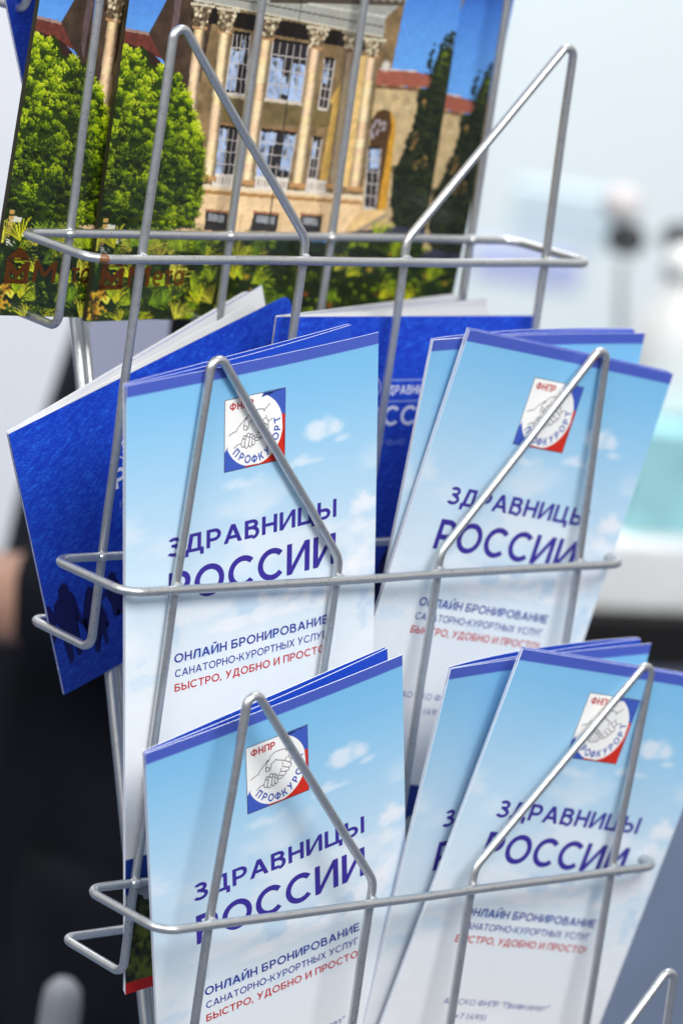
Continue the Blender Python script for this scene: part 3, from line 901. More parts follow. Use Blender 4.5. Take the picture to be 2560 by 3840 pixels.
def make_leaflet(p, label, fan1, fan2, bow, curl, group='folded leaflets in the rack pockets'):
    """three-panel folded leaflet: cover in front, second panel opening from the left fold, third returning behind it"""
    M = pose(p)
    # thing's base = bottom left corner
    root = empty('leaflet', M @ Matrix.Translation((0, 0, -LH / 1000)))
    tag(root, label, 'leaflet', group)
    def front(u, v):
        x = u; t = u / LW; s = v / LH
        y = bow * 4 * t * (1 - t) * (0.35 + 0.65 * np.cos(s * 1.4)) + curl * (1 - s) ** 3 * (t - 0.5)
        return np.stack([x, y, LH - v], -1) / 1000
    mb = sheet(front, 200, 400, LW, LH, cover_colour)
    for pts, tri, col, layer in DECOR:
        q = front(pts[:, 0], pts[:, 1]); q[:, 1] -= 0.00003 + 0.000024 * layer + pts[:, 2] / 1000
        mb.add(q, tri, col)
    link('front_cover', mb.mesh('front_cover'), root, [M_PAPER])
    if fan1 > 0:
        a = fan1 / LW
        def second(u, v):
            t = u / LW
            y = 0.5 + bow * 4 * t * (1 - t) * 1.05 + fan1 * (t ** 1.25) * (1 - 0.75 * v / LH)
            return np.stack([u * (1 - 0.5 * a * a) + 0.1, y, LH - v - 0.05], -1) / 1000
        mb = sheet(second, 60, 120, LW - 0.6, LH - 0.4, inner_colour, 0.0003)
        link('inner_page', mb.mesh('inner_page'), root, [M_PAPER])
        def third(u, v):
            t = u / LW
            y = 0.5 + 0.7 + bow * 4 * t * (1 - t) * 1.05 + (fan1 + 0.3) * (t ** 0.9) * (1 - 0.75 * v / LH) + fan2 * 4 * t * (1 - t) + 0.0
            return np.stack([u * (1 - 0.5 * a * a) + 0.25, y, LH - v + 0.10], -1) / 1000
        mb = sheet(third, 60, 120, LW - 0.9, LH - 0.6, inner_colour, 0.0003)
        link('back_page', mb.mesh('back_page'), root, [M_PAPER])
    else:
        def second(u, v):
            t = u / LW
            y = 0.55 + bow * 4 * t * (1 - t) * 1.05 + fan2 * t
            return np.stack([u + 0.3, y, LH - v + 0.15], -1) / 1000
        mb = sheet(second, 60, 120, LW - 0.4, LH - 0.4, inner_colour, 0.0003)
        link('inner_page', mb.mesh('inner_page'), root, [M_PAPER])
        def third(u, v):
            q = second(u, v); q[:, 1] += 0.0007 + 0.0006 * (u / LW); q[:, 2] += 0.00025
            return q
        mb = sheet(third, 60, 120, LW - 0.8, LH - 0.4, inner_colour, 0.0003)
        link('back_page', mb.mesh('back_page'), root, [M_PAPER])
    return root


make_leaflet((-0.0275, -0.0733, -0.1335, -0.0065, -0.1558, 0.0071), 'sky blue leaflet leaning slightly left in the upper left pocket', 13, 0.6, -1.3, 1.5)
make_leaflet((0.1119, -0.0767, -0.1153, 0.0704, 0.1645, 0.0114), 'sky blue leaflet leaning right at the front of the upper right pocket', 0, 0.5, 1.2, 1.0)
make_leaflet((0.0992, -0.0738, -0.1196, 0.0768, -0.0053, 0.0493), 'upright sky blue leaflet behind the leaning one in the upper right pocket', 4, 1.5, 2.4, 0)
make_leaflet((-0.0237, -0.1027, -0.2459, 0.0652, -0.2589, -0.0153), 'sky blue leaflet leaning far left in the lower left pocket', 7, 0.8, -0.8, 0.9)
make_leaflet((0.1212, -0.1164, -0.2163, 0.1053, 0.1759, -0.0256), 'sky blue leaflet leaning right at the front of the lower right pocket', 0, 0.5, 0.5, 0)
make_leaflet((0.0944, -0.1114, -0.2230, 0.1048, 0.0094, 0.0997), 'upright sky blue leaflet behind the leaning one in the lower right pocket', 4, 2.0, 1.5, 0)

# ------------------------------------------------------------------ photo brochures (A5): palace front with columns, trees and palms
BW, BH = 148.0, 210.0
RES = 0.34
cw, ch_ = int(BW / RES) + 1, int(BH / RES) + 1
GU, GV = np.meshgrid(np.linspace(0, BW, cw), np.linspace(0, BH, ch_))
IMG = np.zeros((ch_, cw, 3))


def inside(poly, u, v):
    r = np.zeros(u.shape, bool); n = len(poly)
    for i in range(n):
        x0, y0 = poly[i]; x1, y1 = poly[(i + 1) % n]
        c = ((y0 > v) != (y1 > v)) & (u < (x1 - x0) * (v - y0) / ((y1 - y0) if y1 != y0 else 1e-9) + x0)
        r ^= c
    return r


def win(u0, u1, v0, v1):
    a = max(0, int(v0 / BH * (ch_ - 1)) - 1); b = min(ch_, int(v1 / BH * (ch_ - 1)) + 3)
    c = max(0, int(u0 / BW * (cw - 1)) - 1); d = min(cw, int(u1 / BW * (cw - 1)) + 3)
    return slice(a, b), slice(c, d)


def poly(pts, col, rough=0.0, scale=2.0, seed=5):
    us = [p[0] for p in pts]; vs = [p[1] for p in pts]
    w = win(min(us), max(us), min(vs), max(vs))
    u, v = GU[w], GV[w]
    if u.size == 0: return
    m = inside(pts, u, v)
    c = np.zeros(u.shape + (3,)) + np.array(col, float)
    if rough: c = c * (1 + (fbm(u / scale, v / scale, seed, 4) - 0.5)[..., None] * rough)
    IMG[w][m] = c[m]


def disc(cu, cv, r, col, soft=0.35, sq=1.0):
    w = win(cu - r, cu + r, cv - r, cv + r)
    u, v = GU[w], GV[w]
    if u.size == 0: return
    d = np.sqrt(((u - cu) / r) ** 2 + ((v - cv) / (r * sq)) ** 2)
    a = np.clip((1 - d) / soft, 0, 1)[..., None]
    IMG[w] = IMG[w] * (1 - a) + np.array(col, float) * a


def seg_line(p, q, width, col):
    p = np.array(p, float); q = np.array(q, float); d = q - p; L = np.linalg.norm(d); n = np.array([-d[1], d[0]]) / L * width / 2
    poly([tuple(p + n), tuple(q + n), tuple(q - n), tuple(p - n)], col)


def paint_palace():
    rg = random.Random(4)
    # sky
    t = np.clip(GV / 122, 0, 1)
    IMG[:] = mix(np.array([40., 92, 196]), np.array([92., 154, 228]), sstep(0.55, 1.0, t))
    # facade in shade behind the columns
    poly([(20, 90), (122, 90), (116, 181), (20, 181)], (124, 100, 66), 0.7, 4)
    poly([(26, 20), (76, -14), (140, 30), (122, 96), (26, 99)], (120, 118, 108), 0.2)
    # left roof and dark gable
    poly([(0, 110), (11.3, 111.2), (20, 112.6), (26, 122), (0, 114.5)], (96, 44, 34), 0.5, 1.2)
    poly([(-1, 113.6), (12, 117), (22, 124), (30, 140), (-1, 140)], (44, 26, 20), 0.5, 2)
    poly([(0, 109.2), (11.4, 110.6), (20, 112.2), (20, 113.0), (11, 111.6), (0, 110.2)], (150, 120, 110), 0.4, 1)
    poly([(10.1, 110.8), (15.9, 98.8), (30, 60), (40, 60), (34, 136), (21, 124)], (62, 46, 34), 0.7, 4)
    poly([(19, 99), (22, 99), (21.5, 122), (19.5, 117)], (96, 76, 76), 0.4, 2)
    # entablature
    poly([(27, 80), (122.6, 96), (113.6, 103.2), (113.7, 110.2), (84, 105.8), (54.4, 102.4), (27.2, 99.6)], (158, 158, 148), 0.15, 2)
    for a, b, c_, wd in (((28, 96.2), (113.5, 106.6), (92, 88, 80), 0.6), ((28, 94.0), (114, 103.0), (196, 194, 182), 0.9), ((60, 98), (121, 97.8), (70, 60, 48), 2.2), ((28, 99.0), (113.6, 110.0), (196, 190, 170), 0.7), ((50, 92), (121, 96.0), (104, 92, 76), 1.6)):
        seg_line(a, b, wd, c_)
    for k in range(16):
        disc(62 + k * 3.8, 95.0 + k * 0.13, 1.0, (150, 142, 126))
    poly([(27.2, 100.2), (54.4, 103.6), (113.6, 110.8), (113.6, 116), (54, 109), (27, 106)], (22, 17, 12), 0.4)
    # storeys
    poly([(46, 131), (116, 136), (116, 143), (46, 141)], (104, 88, 52), 0.5, 3)
    seg_line((46, 131.6), (84, 134.6), 1.1, (186, 170, 136)); seg_line((46, 141.4), (84, 144.2), 0.7, (150, 104, 66))
    def window(q, nx, ny, sky):
        poly(q, (34, 32, 34), 0.6, 1.2)
        (a, b, c_, d) = [np.array(p, float) for p in q]
        def P(s, t): return (a * (1 - s) + b * s) * (1 - t) + (d * (1 - s) + c_ * s) * t
        for s0, s1, t0, t1 in sky:
            poly([tuple(P(s0, t0)), tuple(P(s1, t0)), tuple(P(s1, t1)), tuple(P(s0, t1))], (150, 172, 208), 0.55, 2.2)
            for j in range(4):                           # things mirrored in the glass
                c0 = P(s0 + (s1 - s0) * rg.random(), t0 + (t1 - t0) * rg.random() * 0.5)
                disc(c0[0], c0[1], rg.uniform(0.5, 1.5), rg.choice([(44, 44, 48), (176, 200, 230), (70, 74, 84)]), 0.9, 1.6)
        for k in range(nx + 1): seg_line(P(k / nx, 0), P(k / nx, 1), 0.34 if 0 < k < nx else 0.6, (188, 178, 170))
        for k in range(ny + 1): seg_line(P(0, k / ny), P(1, k / ny), 0.34 if 0 < k < ny else 0.6, (200, 190, 182))
        seg_line(P(-0.03, 1.02), P(1.03, 1.02), 0.8, (206, 196, 180)); seg_line(P(0, 0), P(1, 0), 1.0, (24, 20, 16))
    window([(46.3, 109.6), (53.6, 110.4), (55.0, 131.2), (46.0, 130.6)], 4, 4, [(0.05, 0.5, 0.3, 0.95), (0.55, 0.75, 0.1, 0.5)])
    window([(64.2, 111.9), (80.2, 113.5), (80.5, 133.8), (64.4, 132.3)], 5, 4, [(0, 0.36, 0.3, 1), (0.62, 1, 0.35, 1), (0.36, 0.62, 0.6, 0.9)])
    window([(45.6, 142.1), (54.4, 143.3), (55.1, 160), (45.6, 159.4)], 4, 4, [(0, 0.45, 0.05, 0.95)])
    window([(64.4, 143.3), (80.6, 144.8), (79.9, 161.4), (65.0, 160)], 5, 4, [(0, 0.3, 0.05, 1), (0.68, 1, 0.05, 0.8), (0.3, 0.45, 0, 0.3)])
    window([(88.4, 118), (93, 118.4), (93, 136), (88.6, 135.6)], 2, 5, [(0.1, 0.6, 0.1, 0.5)])
    window([(88.4, 146), (92.4, 146.4), (92.4, 161), (88.6, 160.6)], 2, 4, [(0.1, 0.6, 0.1, 0.5)])
    # sunlit pilasters between the portico columns
    poly([(98.6, 124.5), (93.3, 133.2), (95.2, 134), (94.2, 162.5), (101.6, 163), (101.4, 124)], (206, 162, 78), 0.3, 2.5)
    poly([(101.8, 116), (108, 116), (108.6, 163), (102, 163)], (128, 96, 62), 0.5, 2.5)
    # plinth
    poly([(30, 161.6), (117, 168.0), (117, 183), (30, 183)], (236, 200, 150), 0.25, 4)
    seg_line((34, 164.6), (117, 170.0), 1.3, (172, 124, 70)); seg_line((34, 162.6), (117, 167.8), 1.2, (236, 214, 180))
    for a in range(34, 118, 9): seg_line((a, 170), (a + rg.uniform(-0.5, 0.5), 182), 0.25, (190, 150, 104))
    for q in ([(45.1, 171.9), (55.2, 172.9), (55.7, 179.3), (45.5, 178.9)], [(66.4, 172.8), (78.0, 173.7), (77.9, 179.9), (66.2, 179.4)], [(88.0, 173.8), (98.2, 174.6), (98.2, 180.8), (88.4, 180.4)]):
        poly(q, (44, 42, 40), 0.5); a = np.array(q[0]); b = np.array(q[1])
        poly([tuple(a + (1.4, 0.8)), tuple(b + (-1.6, 0.8)), tuple(b + (-1.6, 3.4)), tuple(a + (1.4, 3.4))], (138, 142, 148), 0.5)
        seg_line(a + (-0.3, -0.3), b + (0.3, -0.3), 0.8, (168, 108, 74))
    # balustrades
    for q in ([(46.3, 158.6), (55.1, 159.3), (55.2, 163.8), (46.2, 163.2)], [(65.3, 159.6), (79.8, 160.6), (79.9, 165.5), (65.3, 164.4)], [(88.3, 160.9), (97.9, 161.7), (97.9, 166.4), (88.3, 165.8)]):
        poly(q, (226, 216, 202), 0.1)
        for k in range(int((q[1][0] - q[0][0]) / 1.5)):
            x = q[0][0] + 1.2 + k * 1.5; y = q[0][1] + 0.075 * (x - q[0][0])
            seg_line((x, y + 1.2), (x, y + 3.6), 0.5, (150, 132, 110))
    # columns
    def column(x, top, mid, bot, wid, dark=1.0):
        n = 16; y = mid + 0.4
        xm = x[0]
        for k in range(n):
            ya = mid + (bot - mid) * k / n; yb = mid + (bot - mid) * (k + 1) / n
            xa = xm + (x[1] - xm) * k / n
            w2 = wid * (0.86 + 0.14 * k / n)
            tint = rg.choice([(246, 214, 164), (240, 202, 160), (248, 222, 170), (234, 196, 150), (244, 212, 154)])
            for j in range(7):
                f = [0.70, 0.94, 1.04, 1.06, 1.0, 0.78, 0.52][j] * dark
                poly([(xa - w2 / 2 + w2 * j / 7, ya), (xa - w2 / 2 + w2 * (j + 1) / 7 + 0.2, ya), (xa - w2 / 2 + w2 * (j + 1) / 7 + 0.2, yb + 0.2), (xa - w2 / 2 + w2 * j / 7, yb + 0.2)], [c_ * f for c_ in tint], 0.12, 1)
        seg_line((xm - wid * 0.62, mid), (xm + wid * 0.62, mid + 0.5), 1.2, [176 * dark, 128 * dark, 86 * dark])
        # leafy capital
        poly([(xm - wid * 0.9, top), (xm + wid * 0.9, top + 0.6), (xm + wid * 0.5, mid), (xm - wid * 0.5, mid)], (96, 80, 58))
        for k in range(46):
            yy = top + (mid - top) * rg.random(); ww = wid * (0.95 - 0.45 * (yy - top) / (mid - top))
            disc(xm + rg.uniform(-ww, ww), yy, rg.uniform(0.45, 0.95), rg.choice([(206, 190, 154), (172, 152, 116), (70, 56, 40), (228, 214, 180), (126, 106, 78)]))
        seg_line((xm - wid * 1.05, top), (xm + wid * 1.05, top + 0.8), 0.9, [202 * dark, 192 * dark, 164 * dark])
        seg_line((x[1] - wid * 0.72, bot), (x[1] + wid * 0.72, bot + 0.5), 1.6, (190, 138, 84))
    column((31.3, 33.1), 100.3, 108.2, 158, 5.0)
    column((42.4, 44.2), 101.6, 109.4, 160.2, 5.0)
    column((61.1, 61.5), 104.2, 111.3, 161.7, 5.2)
    column((99.4, 100.5), 108.6, 115, 163.4, 4.6, 0.66)
    column((83.5, 84.5), 107.1, 114.1, 163.0, 5.3)
    column((109.7, 111.1), 110.6, 116.7, 164.4, 5.4)
    poly([(104.6, 117), (107.4, 117), (108.2, 164), (105.0, 164)], (224, 184, 112), 0.3, 2)
    # right wing
    poly([(113.8, 127.1), (136, 128), (150, 128), (150, 182), (116, 182)], (190, 164, 118), 0.4, 3)
    poly([(113.6, 121.6), (131.2, 122.2), (135.8, 123.0), (150, 123.2), (150, 127.6), (133.6, 127.8), (114.0, 127.1)], (150, 80, 62), 0.3, 1.5)
    seg_line((113.8, 127.8), (134, 128.6), 1.2, (104, 70, 44)); seg_line((114, 121.4), (132, 122.1), 0.5, (206, 196, 186))
    disc(117, 120.4, 2.6, (206, 200, 190), 0.5)
    poly([(114.2, 139.5), (116.4, 136.6), (119.4, 135.8), (122.6, 136.6), (125.2, 139.6), (126.2, 144.2), (127.5, 173), (117.1, 172)], (74, 50, 26), 0.3, 2)
    poly([(122.4, 136.6), (125.2, 139.6), (126.2, 144.2), (127.4, 173), (123.4, 173), (123.6, 150), (124, 142)], (196, 138, 40), 0.3, 2)
    for k in range(16): disc(116 + rg.uniform(-1.6, 5), 143 + rg.uniform(-3, 3), 0.9, (150, 140, 146))
    window([(114.6, 149.6), (120.6, 149.8), (122.2, 172), (116.9, 171.4)], 2, 5, [(0.2, 0.9, 0.02, 0.35)])
    poly([(122, 133.6), (127.4, 134.6), (126.8, 137.2), (122.4, 136.0)], (206, 176, 128), 0.2)
    poly([(116.4, 172.6), (126.6, 172.2), (128.9, 174), (128.6, 181), (108, 183), (112, 176)], (222, 184, 124), 0.3, 3)
    seg_line((110, 183), (128.4, 174.2), 1.8, (160, 140, 116))
    for k in range(120):                               # stone courses of the wing
        x, y = rg.uniform(117, 149), rg.uniform(129, 180)
        if not (115 < x < 128 and y > 135): seg_line((x, y), (x + rg.uniform(1.2, 3), y + 0.1), rg.uniform(0.5, 1.2), rg.choice([(206, 184, 142), (168, 140, 98), (190, 160, 112), (150, 126, 92)]))
    # cypress and ivy mass on the right
    tree = [(136.8, 124), (135.6, 116), (137.0, 110.6), (139.6, 107.7), (142, 109), (148.4, 106.6), (149, 180), (133.5, 179), (129.2, 170), (127.8, 158.7), (131.8, 150.0), (134.7, 139.4), (134.1, 127.4)]
    def leafy(pts, n, r0, r1, pal, light, clip=True, sq=1.0, skip=0):
        us = [p[0] for p in pts]; vs = [p[1] for p in pts]; k = 0; tries = 0
        items = []
        while k < n and tries < n * 20:
            tries += 1
            x, y = rg.uniform(min(us), max(us)), rg.uniform(min(vs), max(vs))
            if inside(pts, np.array([x]), np.array([y]))[0]: items.append((x, y)); k += 1
        for i, (x, y) in enumerate(items):
            r = rg.uniform(r0, r1)
            l = light(x, y) + rg.uniform(-0.22, 0.22) + 0.25 * (i / n)
            l = min(max(l, 0), 0.999)
            q = l * (len(pal) - 1); a = pal[int(q)]; b = pal[min(int(q) + 1, len(pal) - 1)]; f = q - int(q)
            disc(x, y, r, [a[j] * (1 - f) + b[j] * f for j in range(3)], 0.5, sq)
    def clumps(pts, n, R0, R1, per, r0, r1, pal, light, spread=0.18, skip=None):
        """foliage as overlapping tufts, each tuft bright on top and dark below"""
        us = [p[0] for p in pts]; vs = [p[1] for p in pts]; items = []
        while len(items) < n:
            x, y = rg.uniform(min(us), max(us)), rg.uniform(min(vs), max(vs))
            if inside(pts, np.array([x]), np.array([y]))[0]: items.append((y + rg.uniform(-8, 8), x, y))
        items.sort(reverse=True)
        for _, x, y in items:
            Rc = rg.uniform(R0, R1); base = light(x, y)
            for k in range(per):
                a = rg.uniform(0, 6.283); q = Rc * math.sqrt(rg.random())
                dx, dy = q * math.cos(a), q * math.sin(a) * 0.85
                l = base + 0.38 * (-dy / Rc) + 0.12 * (dx / Rc) + rg.uniform(-spread, spread)
                l = min(max(l, 0), 0.999) * (len(pal) - 1)
                c0 = pal[int(l)]; c1 = pal[min(int(l) + 1, len(pal) - 1)]; f = l - int(l)
                disc(x + dx, y + dy, rg.uniform(r0, r1), [c0[j] * (1 - f) + c1[j] * f for j in range(3)], 0.6, rg.uniform(0.55, 1.0))
    cyp = [(10, 14, 8), (24, 30, 14), (42, 50, 20), (70, 84, 28), (124, 146, 40)]
    cw_ = lambda x, y: 0.20 + 0.62 * math.exp(-((x - 144) / 2.6) ** 2 - ((y - 119) / 6) ** 2) + (fbm(np.array([x / 3.0]), np.array([y / 5.0]), 63, 3)[0] - 0.5) * 0.5
    upper = [(139.4, 121), (141.6, 112), (144, 108.6), (148.6, 107.4), (149, 136), (140, 136)]
    thin = [(136.4, 124), (137.2, 114), (138.6, 110.8), (139.2, 124)]
    lower = [(134.2, 128), (149, 128), (149.4, 180), (133, 178.6), (129, 170), (128, 159), (132, 150), (134.8, 141)]
    clumps(thin, 30, 0.4, 0.8, 14, 0.2, 0.45, cyp, lambda x, y: 0.15)
    poly(upper, (30, 40, 20), 0.6, 1.5)
    clumps(upper, 130, 0.6, 1.3, 22, 0.2, 0.5, cyp, cw_)
    for k in range(26):                                # open, layered boughs at the top
        x, y = rg.uniform(140, 148), rg.uniform(106.6, 114)
        disc(x, y, rg.uniform(0.5, 1.1), (88, 146, 220), 0.6, 0.5)
    poly(lower, (34, 40, 22), 0.8, 2.5)
    clumps(lower, 300, 0.8, 2.0, 24, 0.25, 0.6, cyp, cw_)
    for x, y, r in ((136.4, 146, 1.3), (142.0, 154.8, 1.7), (138.6, 156.2, 1.2), (137.4, 133.4, 0.9), (135.6, 149.0, 1.0)):
        for k in range(12): disc(x + rg.uniform(-r, r), y + rg.uniform(-r, r) * 1.3, rg.uniform(0.3, 0.8), rg.choice([(176, 130, 66), (150, 108, 56), (120, 96, 60)]), 0.9)
    # ground, road, planting line
    poly([(104, 181), (134, 178.6), (150, 180), (150, 187), (104, 187)], (52, 52, 66), 0.6, 2)
    # bright round-crowned tree on the left
    crown = [(-2, 113), (3, 115.3), (5.5, 117.4), (7.8, 115.0), (10.5, 117), (12.5, 121.2), (17.4, 122.4), (24.7, 124.4), (28.5, 128.5), (31.5, 133), (35.5, 140.5), (39.6, 148), (41.6, 156), (42.0, 164), (42.2, 171.5), (39.5, 177.6), (22.7, 179), (2.7, 179), (-2, 172)]
    poly(crown, (30, 46, 6), 0.5, 2)
    tp = [(6, 12, 3), (26, 42, 5), (78, 106, 7), (136, 162, 10), (184, 202, 20), (214, 224, 66)]
    def lit(x, y):
        big = fbm(np.array([x / 6.0]), np.array([y / 8.0]), 61, 3)[0]
        return 0.62 - 0.0080 * (y - 115) + (big - 0.5) * 1.0 + (0.10 if x > 24 else 0)
    clumps(crown, 420, 1.2, 2.6, 46, 0.22, 0.55, tp, lit, 0.16)
    # wall, hedge and palms along the bottom
    poly([(-1, 173), (20, 178), (50, 181), (104, 184), (150, 182), (150, 211), (-1, 211)], (22, 36, 8), 0.6, 2)
    for x, y in ((2, 184), (2.5, 176), (8.5, 181)):
        poly([(x, y), (x + 4.6, y + 0.6), (x + 4.4, y + 2.4), (x - 0.2, y + 1.8)], (206, 204, 190), 0.2)
    for y in range(174, 184, 2): poly([(1.6, y), (3.6, y), (3.4, y + 1.4), (1.5, y + 1.4)], (180, 140, 74), 0.3)
    bp = [(8, 14, 4), (26, 40, 6), (66, 92, 8), (124, 152, 10), (196, 206, 26)]
    def hedge(x, y): return 0.26 + (fbm(np.array([x / 6.0]), np.array([y / 5.0]), 71, 3)[0] - 0.5) * 1.5
    clumps([(-1, 179), (150, 186), (150, 211), (-1, 211)], 420, 1.2, 2.8, 26, 0.25, 0.7, bp, hedge, 0.2)
    def frond(x, y, ang, L, col, n=11):
        for k in range(n):
            a = ang + (k - n / 2) * 0.14 + rg.uniform(-0.05, 0.05)
            l = L * rg.uniform(0.7, 1.0)
            mx = x + math.cos(a) * l * 0.6; my = y - math.sin(a) * l * 0.6
            ex = x + math.cos(a) * l; ey = y - math.sin(a) * l * 0.86 + l * 0.10
            f = rg.uniform(0.55, 1.12); cc = [c_ * f for c_ in col]
            seg_line((x, y), (mx, my), 0.36, cc); seg_line((mx, my), (ex, ey), 0.26, cc)
    for k in range(110):
        x = rg.uniform(-2, 74) if k % 4 else rg.uniform(60, 150); y = rg.uniform(183, 213)
        if x > 70 and rg.random() < 0.5: continue
        frond(x, y, rg.uniform(0.5, 2.6), rg.uniform(6, 13), rg.choice([(206, 206, 28), (160, 184, 20), (104, 140, 16), (222, 214, 62), (36, 56, 8), (20, 34, 6)]))
    for k in range(9): frond(18 + rg.uniform(-4, 4), 184, 0.5 + k * 0.27, rg.uniform(7, 11), (124, 160, 20), 7)
    for k in range(8): frond(34 + rg.uniform(-3, 3), 186, 0.6 + k * 0.25, rg.uniform(6, 10), (150, 176, 24), 7)
    for k in range(60):
        disc(rg.gauss(3.0, 2.0), rg.uniform(199, 209), rg.uniform(0.5, 1.1), rg.choice([(196, 140, 30), (150, 92, 20), (216, 170, 40), (110, 70, 20)]), 0.6)
    for k in range(40):
        disc(rg.uniform(66, 148), rg.uniform(188, 209), rg.uniform(1, 2.6), rg.choice([(150, 70, 30), (190, 150, 30), (14, 18, 6), (20, 24, 8), (96, 120, 16)]), 0.9, 0.7)
    for k in range(9): disc(rg.uniform(104, 146), rg.uniform(184, 187), rg.uniform(1.2, 2.4), (132, 158, 20), 0.8, 0.7)
    # thin cable hanging across the front
    seg_line((74.0, 90), (74.3, 138), 0.45, (36, 30, 28)); seg_line((74.3, 138), (74.0, 181), 0.55, (56, 48, 42))
    # edge darkening of halftone, slight blotching
    IMG[:] = 255 * (np.clip(IMG, 0, 255) / 255) ** 0.90
    IMG[:] = np.clip(IMG * (1 + (fbm(GU / 1.1, GV / 1.1, 81, 2) - 0.5)[..., None] * 0.10), 0, 255)


paint_palace()


def photo_fn(u, v):
    t = u / BW
    y = -0.6 * 4 * t * (1 - t) * 0 + 0.0 * u
    return np.stack([u, y, BH - v], -1) / 1000


def build_brochure_meshes():
    mb = MB()
    mb.add(photo_fn(GU.ravel(), GV.ravel()), grid_faces(cw, ch_), lin(IMG.reshape(-1, 3)))
    cover = mb.mesh('photo_cover')
    mb = MB()
    # block of pages with a back cover: a thin slab right behind the cover
    x0, x1, z0, z1, ya, yb = 0.0, BW / 1000, 0.0, BH / 1000, 0.00005, 0.0022
    V = [(x0, ya, z0), (x1, ya, z0), (x1, ya, z1), (x0, ya, z1), (x0, yb, z0), (x1, yb, z0), (x1, yb, z1), (x0, yb, z1)]
    for f in ((4, 7, 6, 5), (0, 1, 5, 4), (1, 2, 6, 5), (2, 3, 7, 6), (3, 0, 4, 7)):
        mb.add([V[i] for i in f], [(0, 1, 2, 3)], lin((46, 44, 30)) if f[0] == 3 else lin((224, 226, 230)))   # spine side carries the cover print
    pages = mb.mesh('pages', False)
    # foil emblem: small house with a letter M, and the word beside it
    mb = MB()
    def foil(p, tri):
        q = np.stack([p[:, 0], -0.06 - (p[:, 2] if p.shape[1] > 2 else 0 * p[:, 0]), BH - p[:, 1]], -1) / 1000
        mb.add(q, tri, lin((180, 90, 40)))
    foil(np.array([(3.3, 190.3), (8.3, 186.4), (13.0, 190.1)], float), np.array([(0, 1, 2)]))
    foil(np.array([(3.2, 190.7), (13.2, 190.5), (13.2, 191.0), (3.2, 191.2)], float), np.array([(0, 1, 2), (0, 2, 3)]))
    a = [(3.5, 191.5), (5.4, 191.5), (8.4, 194.6), (11.3, 191.4), (13.3, 191.4), (13.3, 198.4), (11.2, 198.4), (11.2, 194.6), (8.4, 197.2), (5.6, 194.6), (5.6, 198.4), (3.5, 198.4)]
    foil(np.array(a, float), np.array([(0, 1, 9), (0, 9, 11), (9, 10, 11), (1, 2, 9), (2, 8, 9), (2, 3, 8), (3, 7, 8), (3, 4, 7), (4, 5, 7), (5, 6, 7)]))
    foil(np.array([(3.5, 197.4), (13.3, 197.4), (13.3, 199.0), (3.5, 199.0)], float), np.array([(0, 1, 2), (0, 2, 3)]))
    p, f = text_box('М', 15.2, 24.6, 190.9, 198.2, 0.17); foil(p, f)
    p, f = text_box('ета', 26.0, 39.4, 190.9, 198.2, 0.15); foil(p, f)
    emblem = mb.mesh('foil_emblem', False)
    cover.materials.append(M_GLOSS); pages.materials.append(M_PAPER); emblem.materials.append(M_FOIL)
    return cover, pages, emblem


COVER, PAGES, EMBLEM = build_brochure_meshes()
def make_brochure(p, label):
    t = empty('brochure', pose(p) @ Matrix.Translation((0, 0, -BH / 1000)))
    tag(t, label, 'brochure', 'photo brochures in the top basket')
    link('front_cover', COVER, t); link('pages', PAGES, t); link('foil_emblem', EMBLEM, t)
    return t


make_brochure((0.0147, 0.0044, 0.0772, 0.0403, -0.0256, 0.0077), 'glossy brochure with a columned palace photo, frontmost of the three')
make_brochure((-0.0126, 0.0112, 0.0790, 0.0230, 0.0254, 0.0087), 'glossy palace photo brochure sticking out at the left with a copper emblem')
make_brochure((0.0512, 0.0118, 0.0784, 0.0250, 0.0511, 0.0), 'glossy palace photo brochure at the back, only its right edge showing')

# ------------------------------------------------------------------ dark blue booklets with fanned white pages
KW = 122.5
def booklet_colour(h, dv=0.0, blob=0):
    def fn(u, v):
        a = 0.35
        s = u * math.cos(a) - v * math.sin(a); q = u * math.sin(a) + v * math.cos(a)
        n = fbm(s / 1.7, q / 0.42, 91, 3); g = fbm(u / 9, v / 7, 92, 3)
        c = mix(np.array([18., 54, 172]), np.array([40., 102, 214]), sstep(0.36, 0.92, n * 0.9 + g * 0.1))
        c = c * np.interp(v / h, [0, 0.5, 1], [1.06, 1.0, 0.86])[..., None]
        return c
    return fn


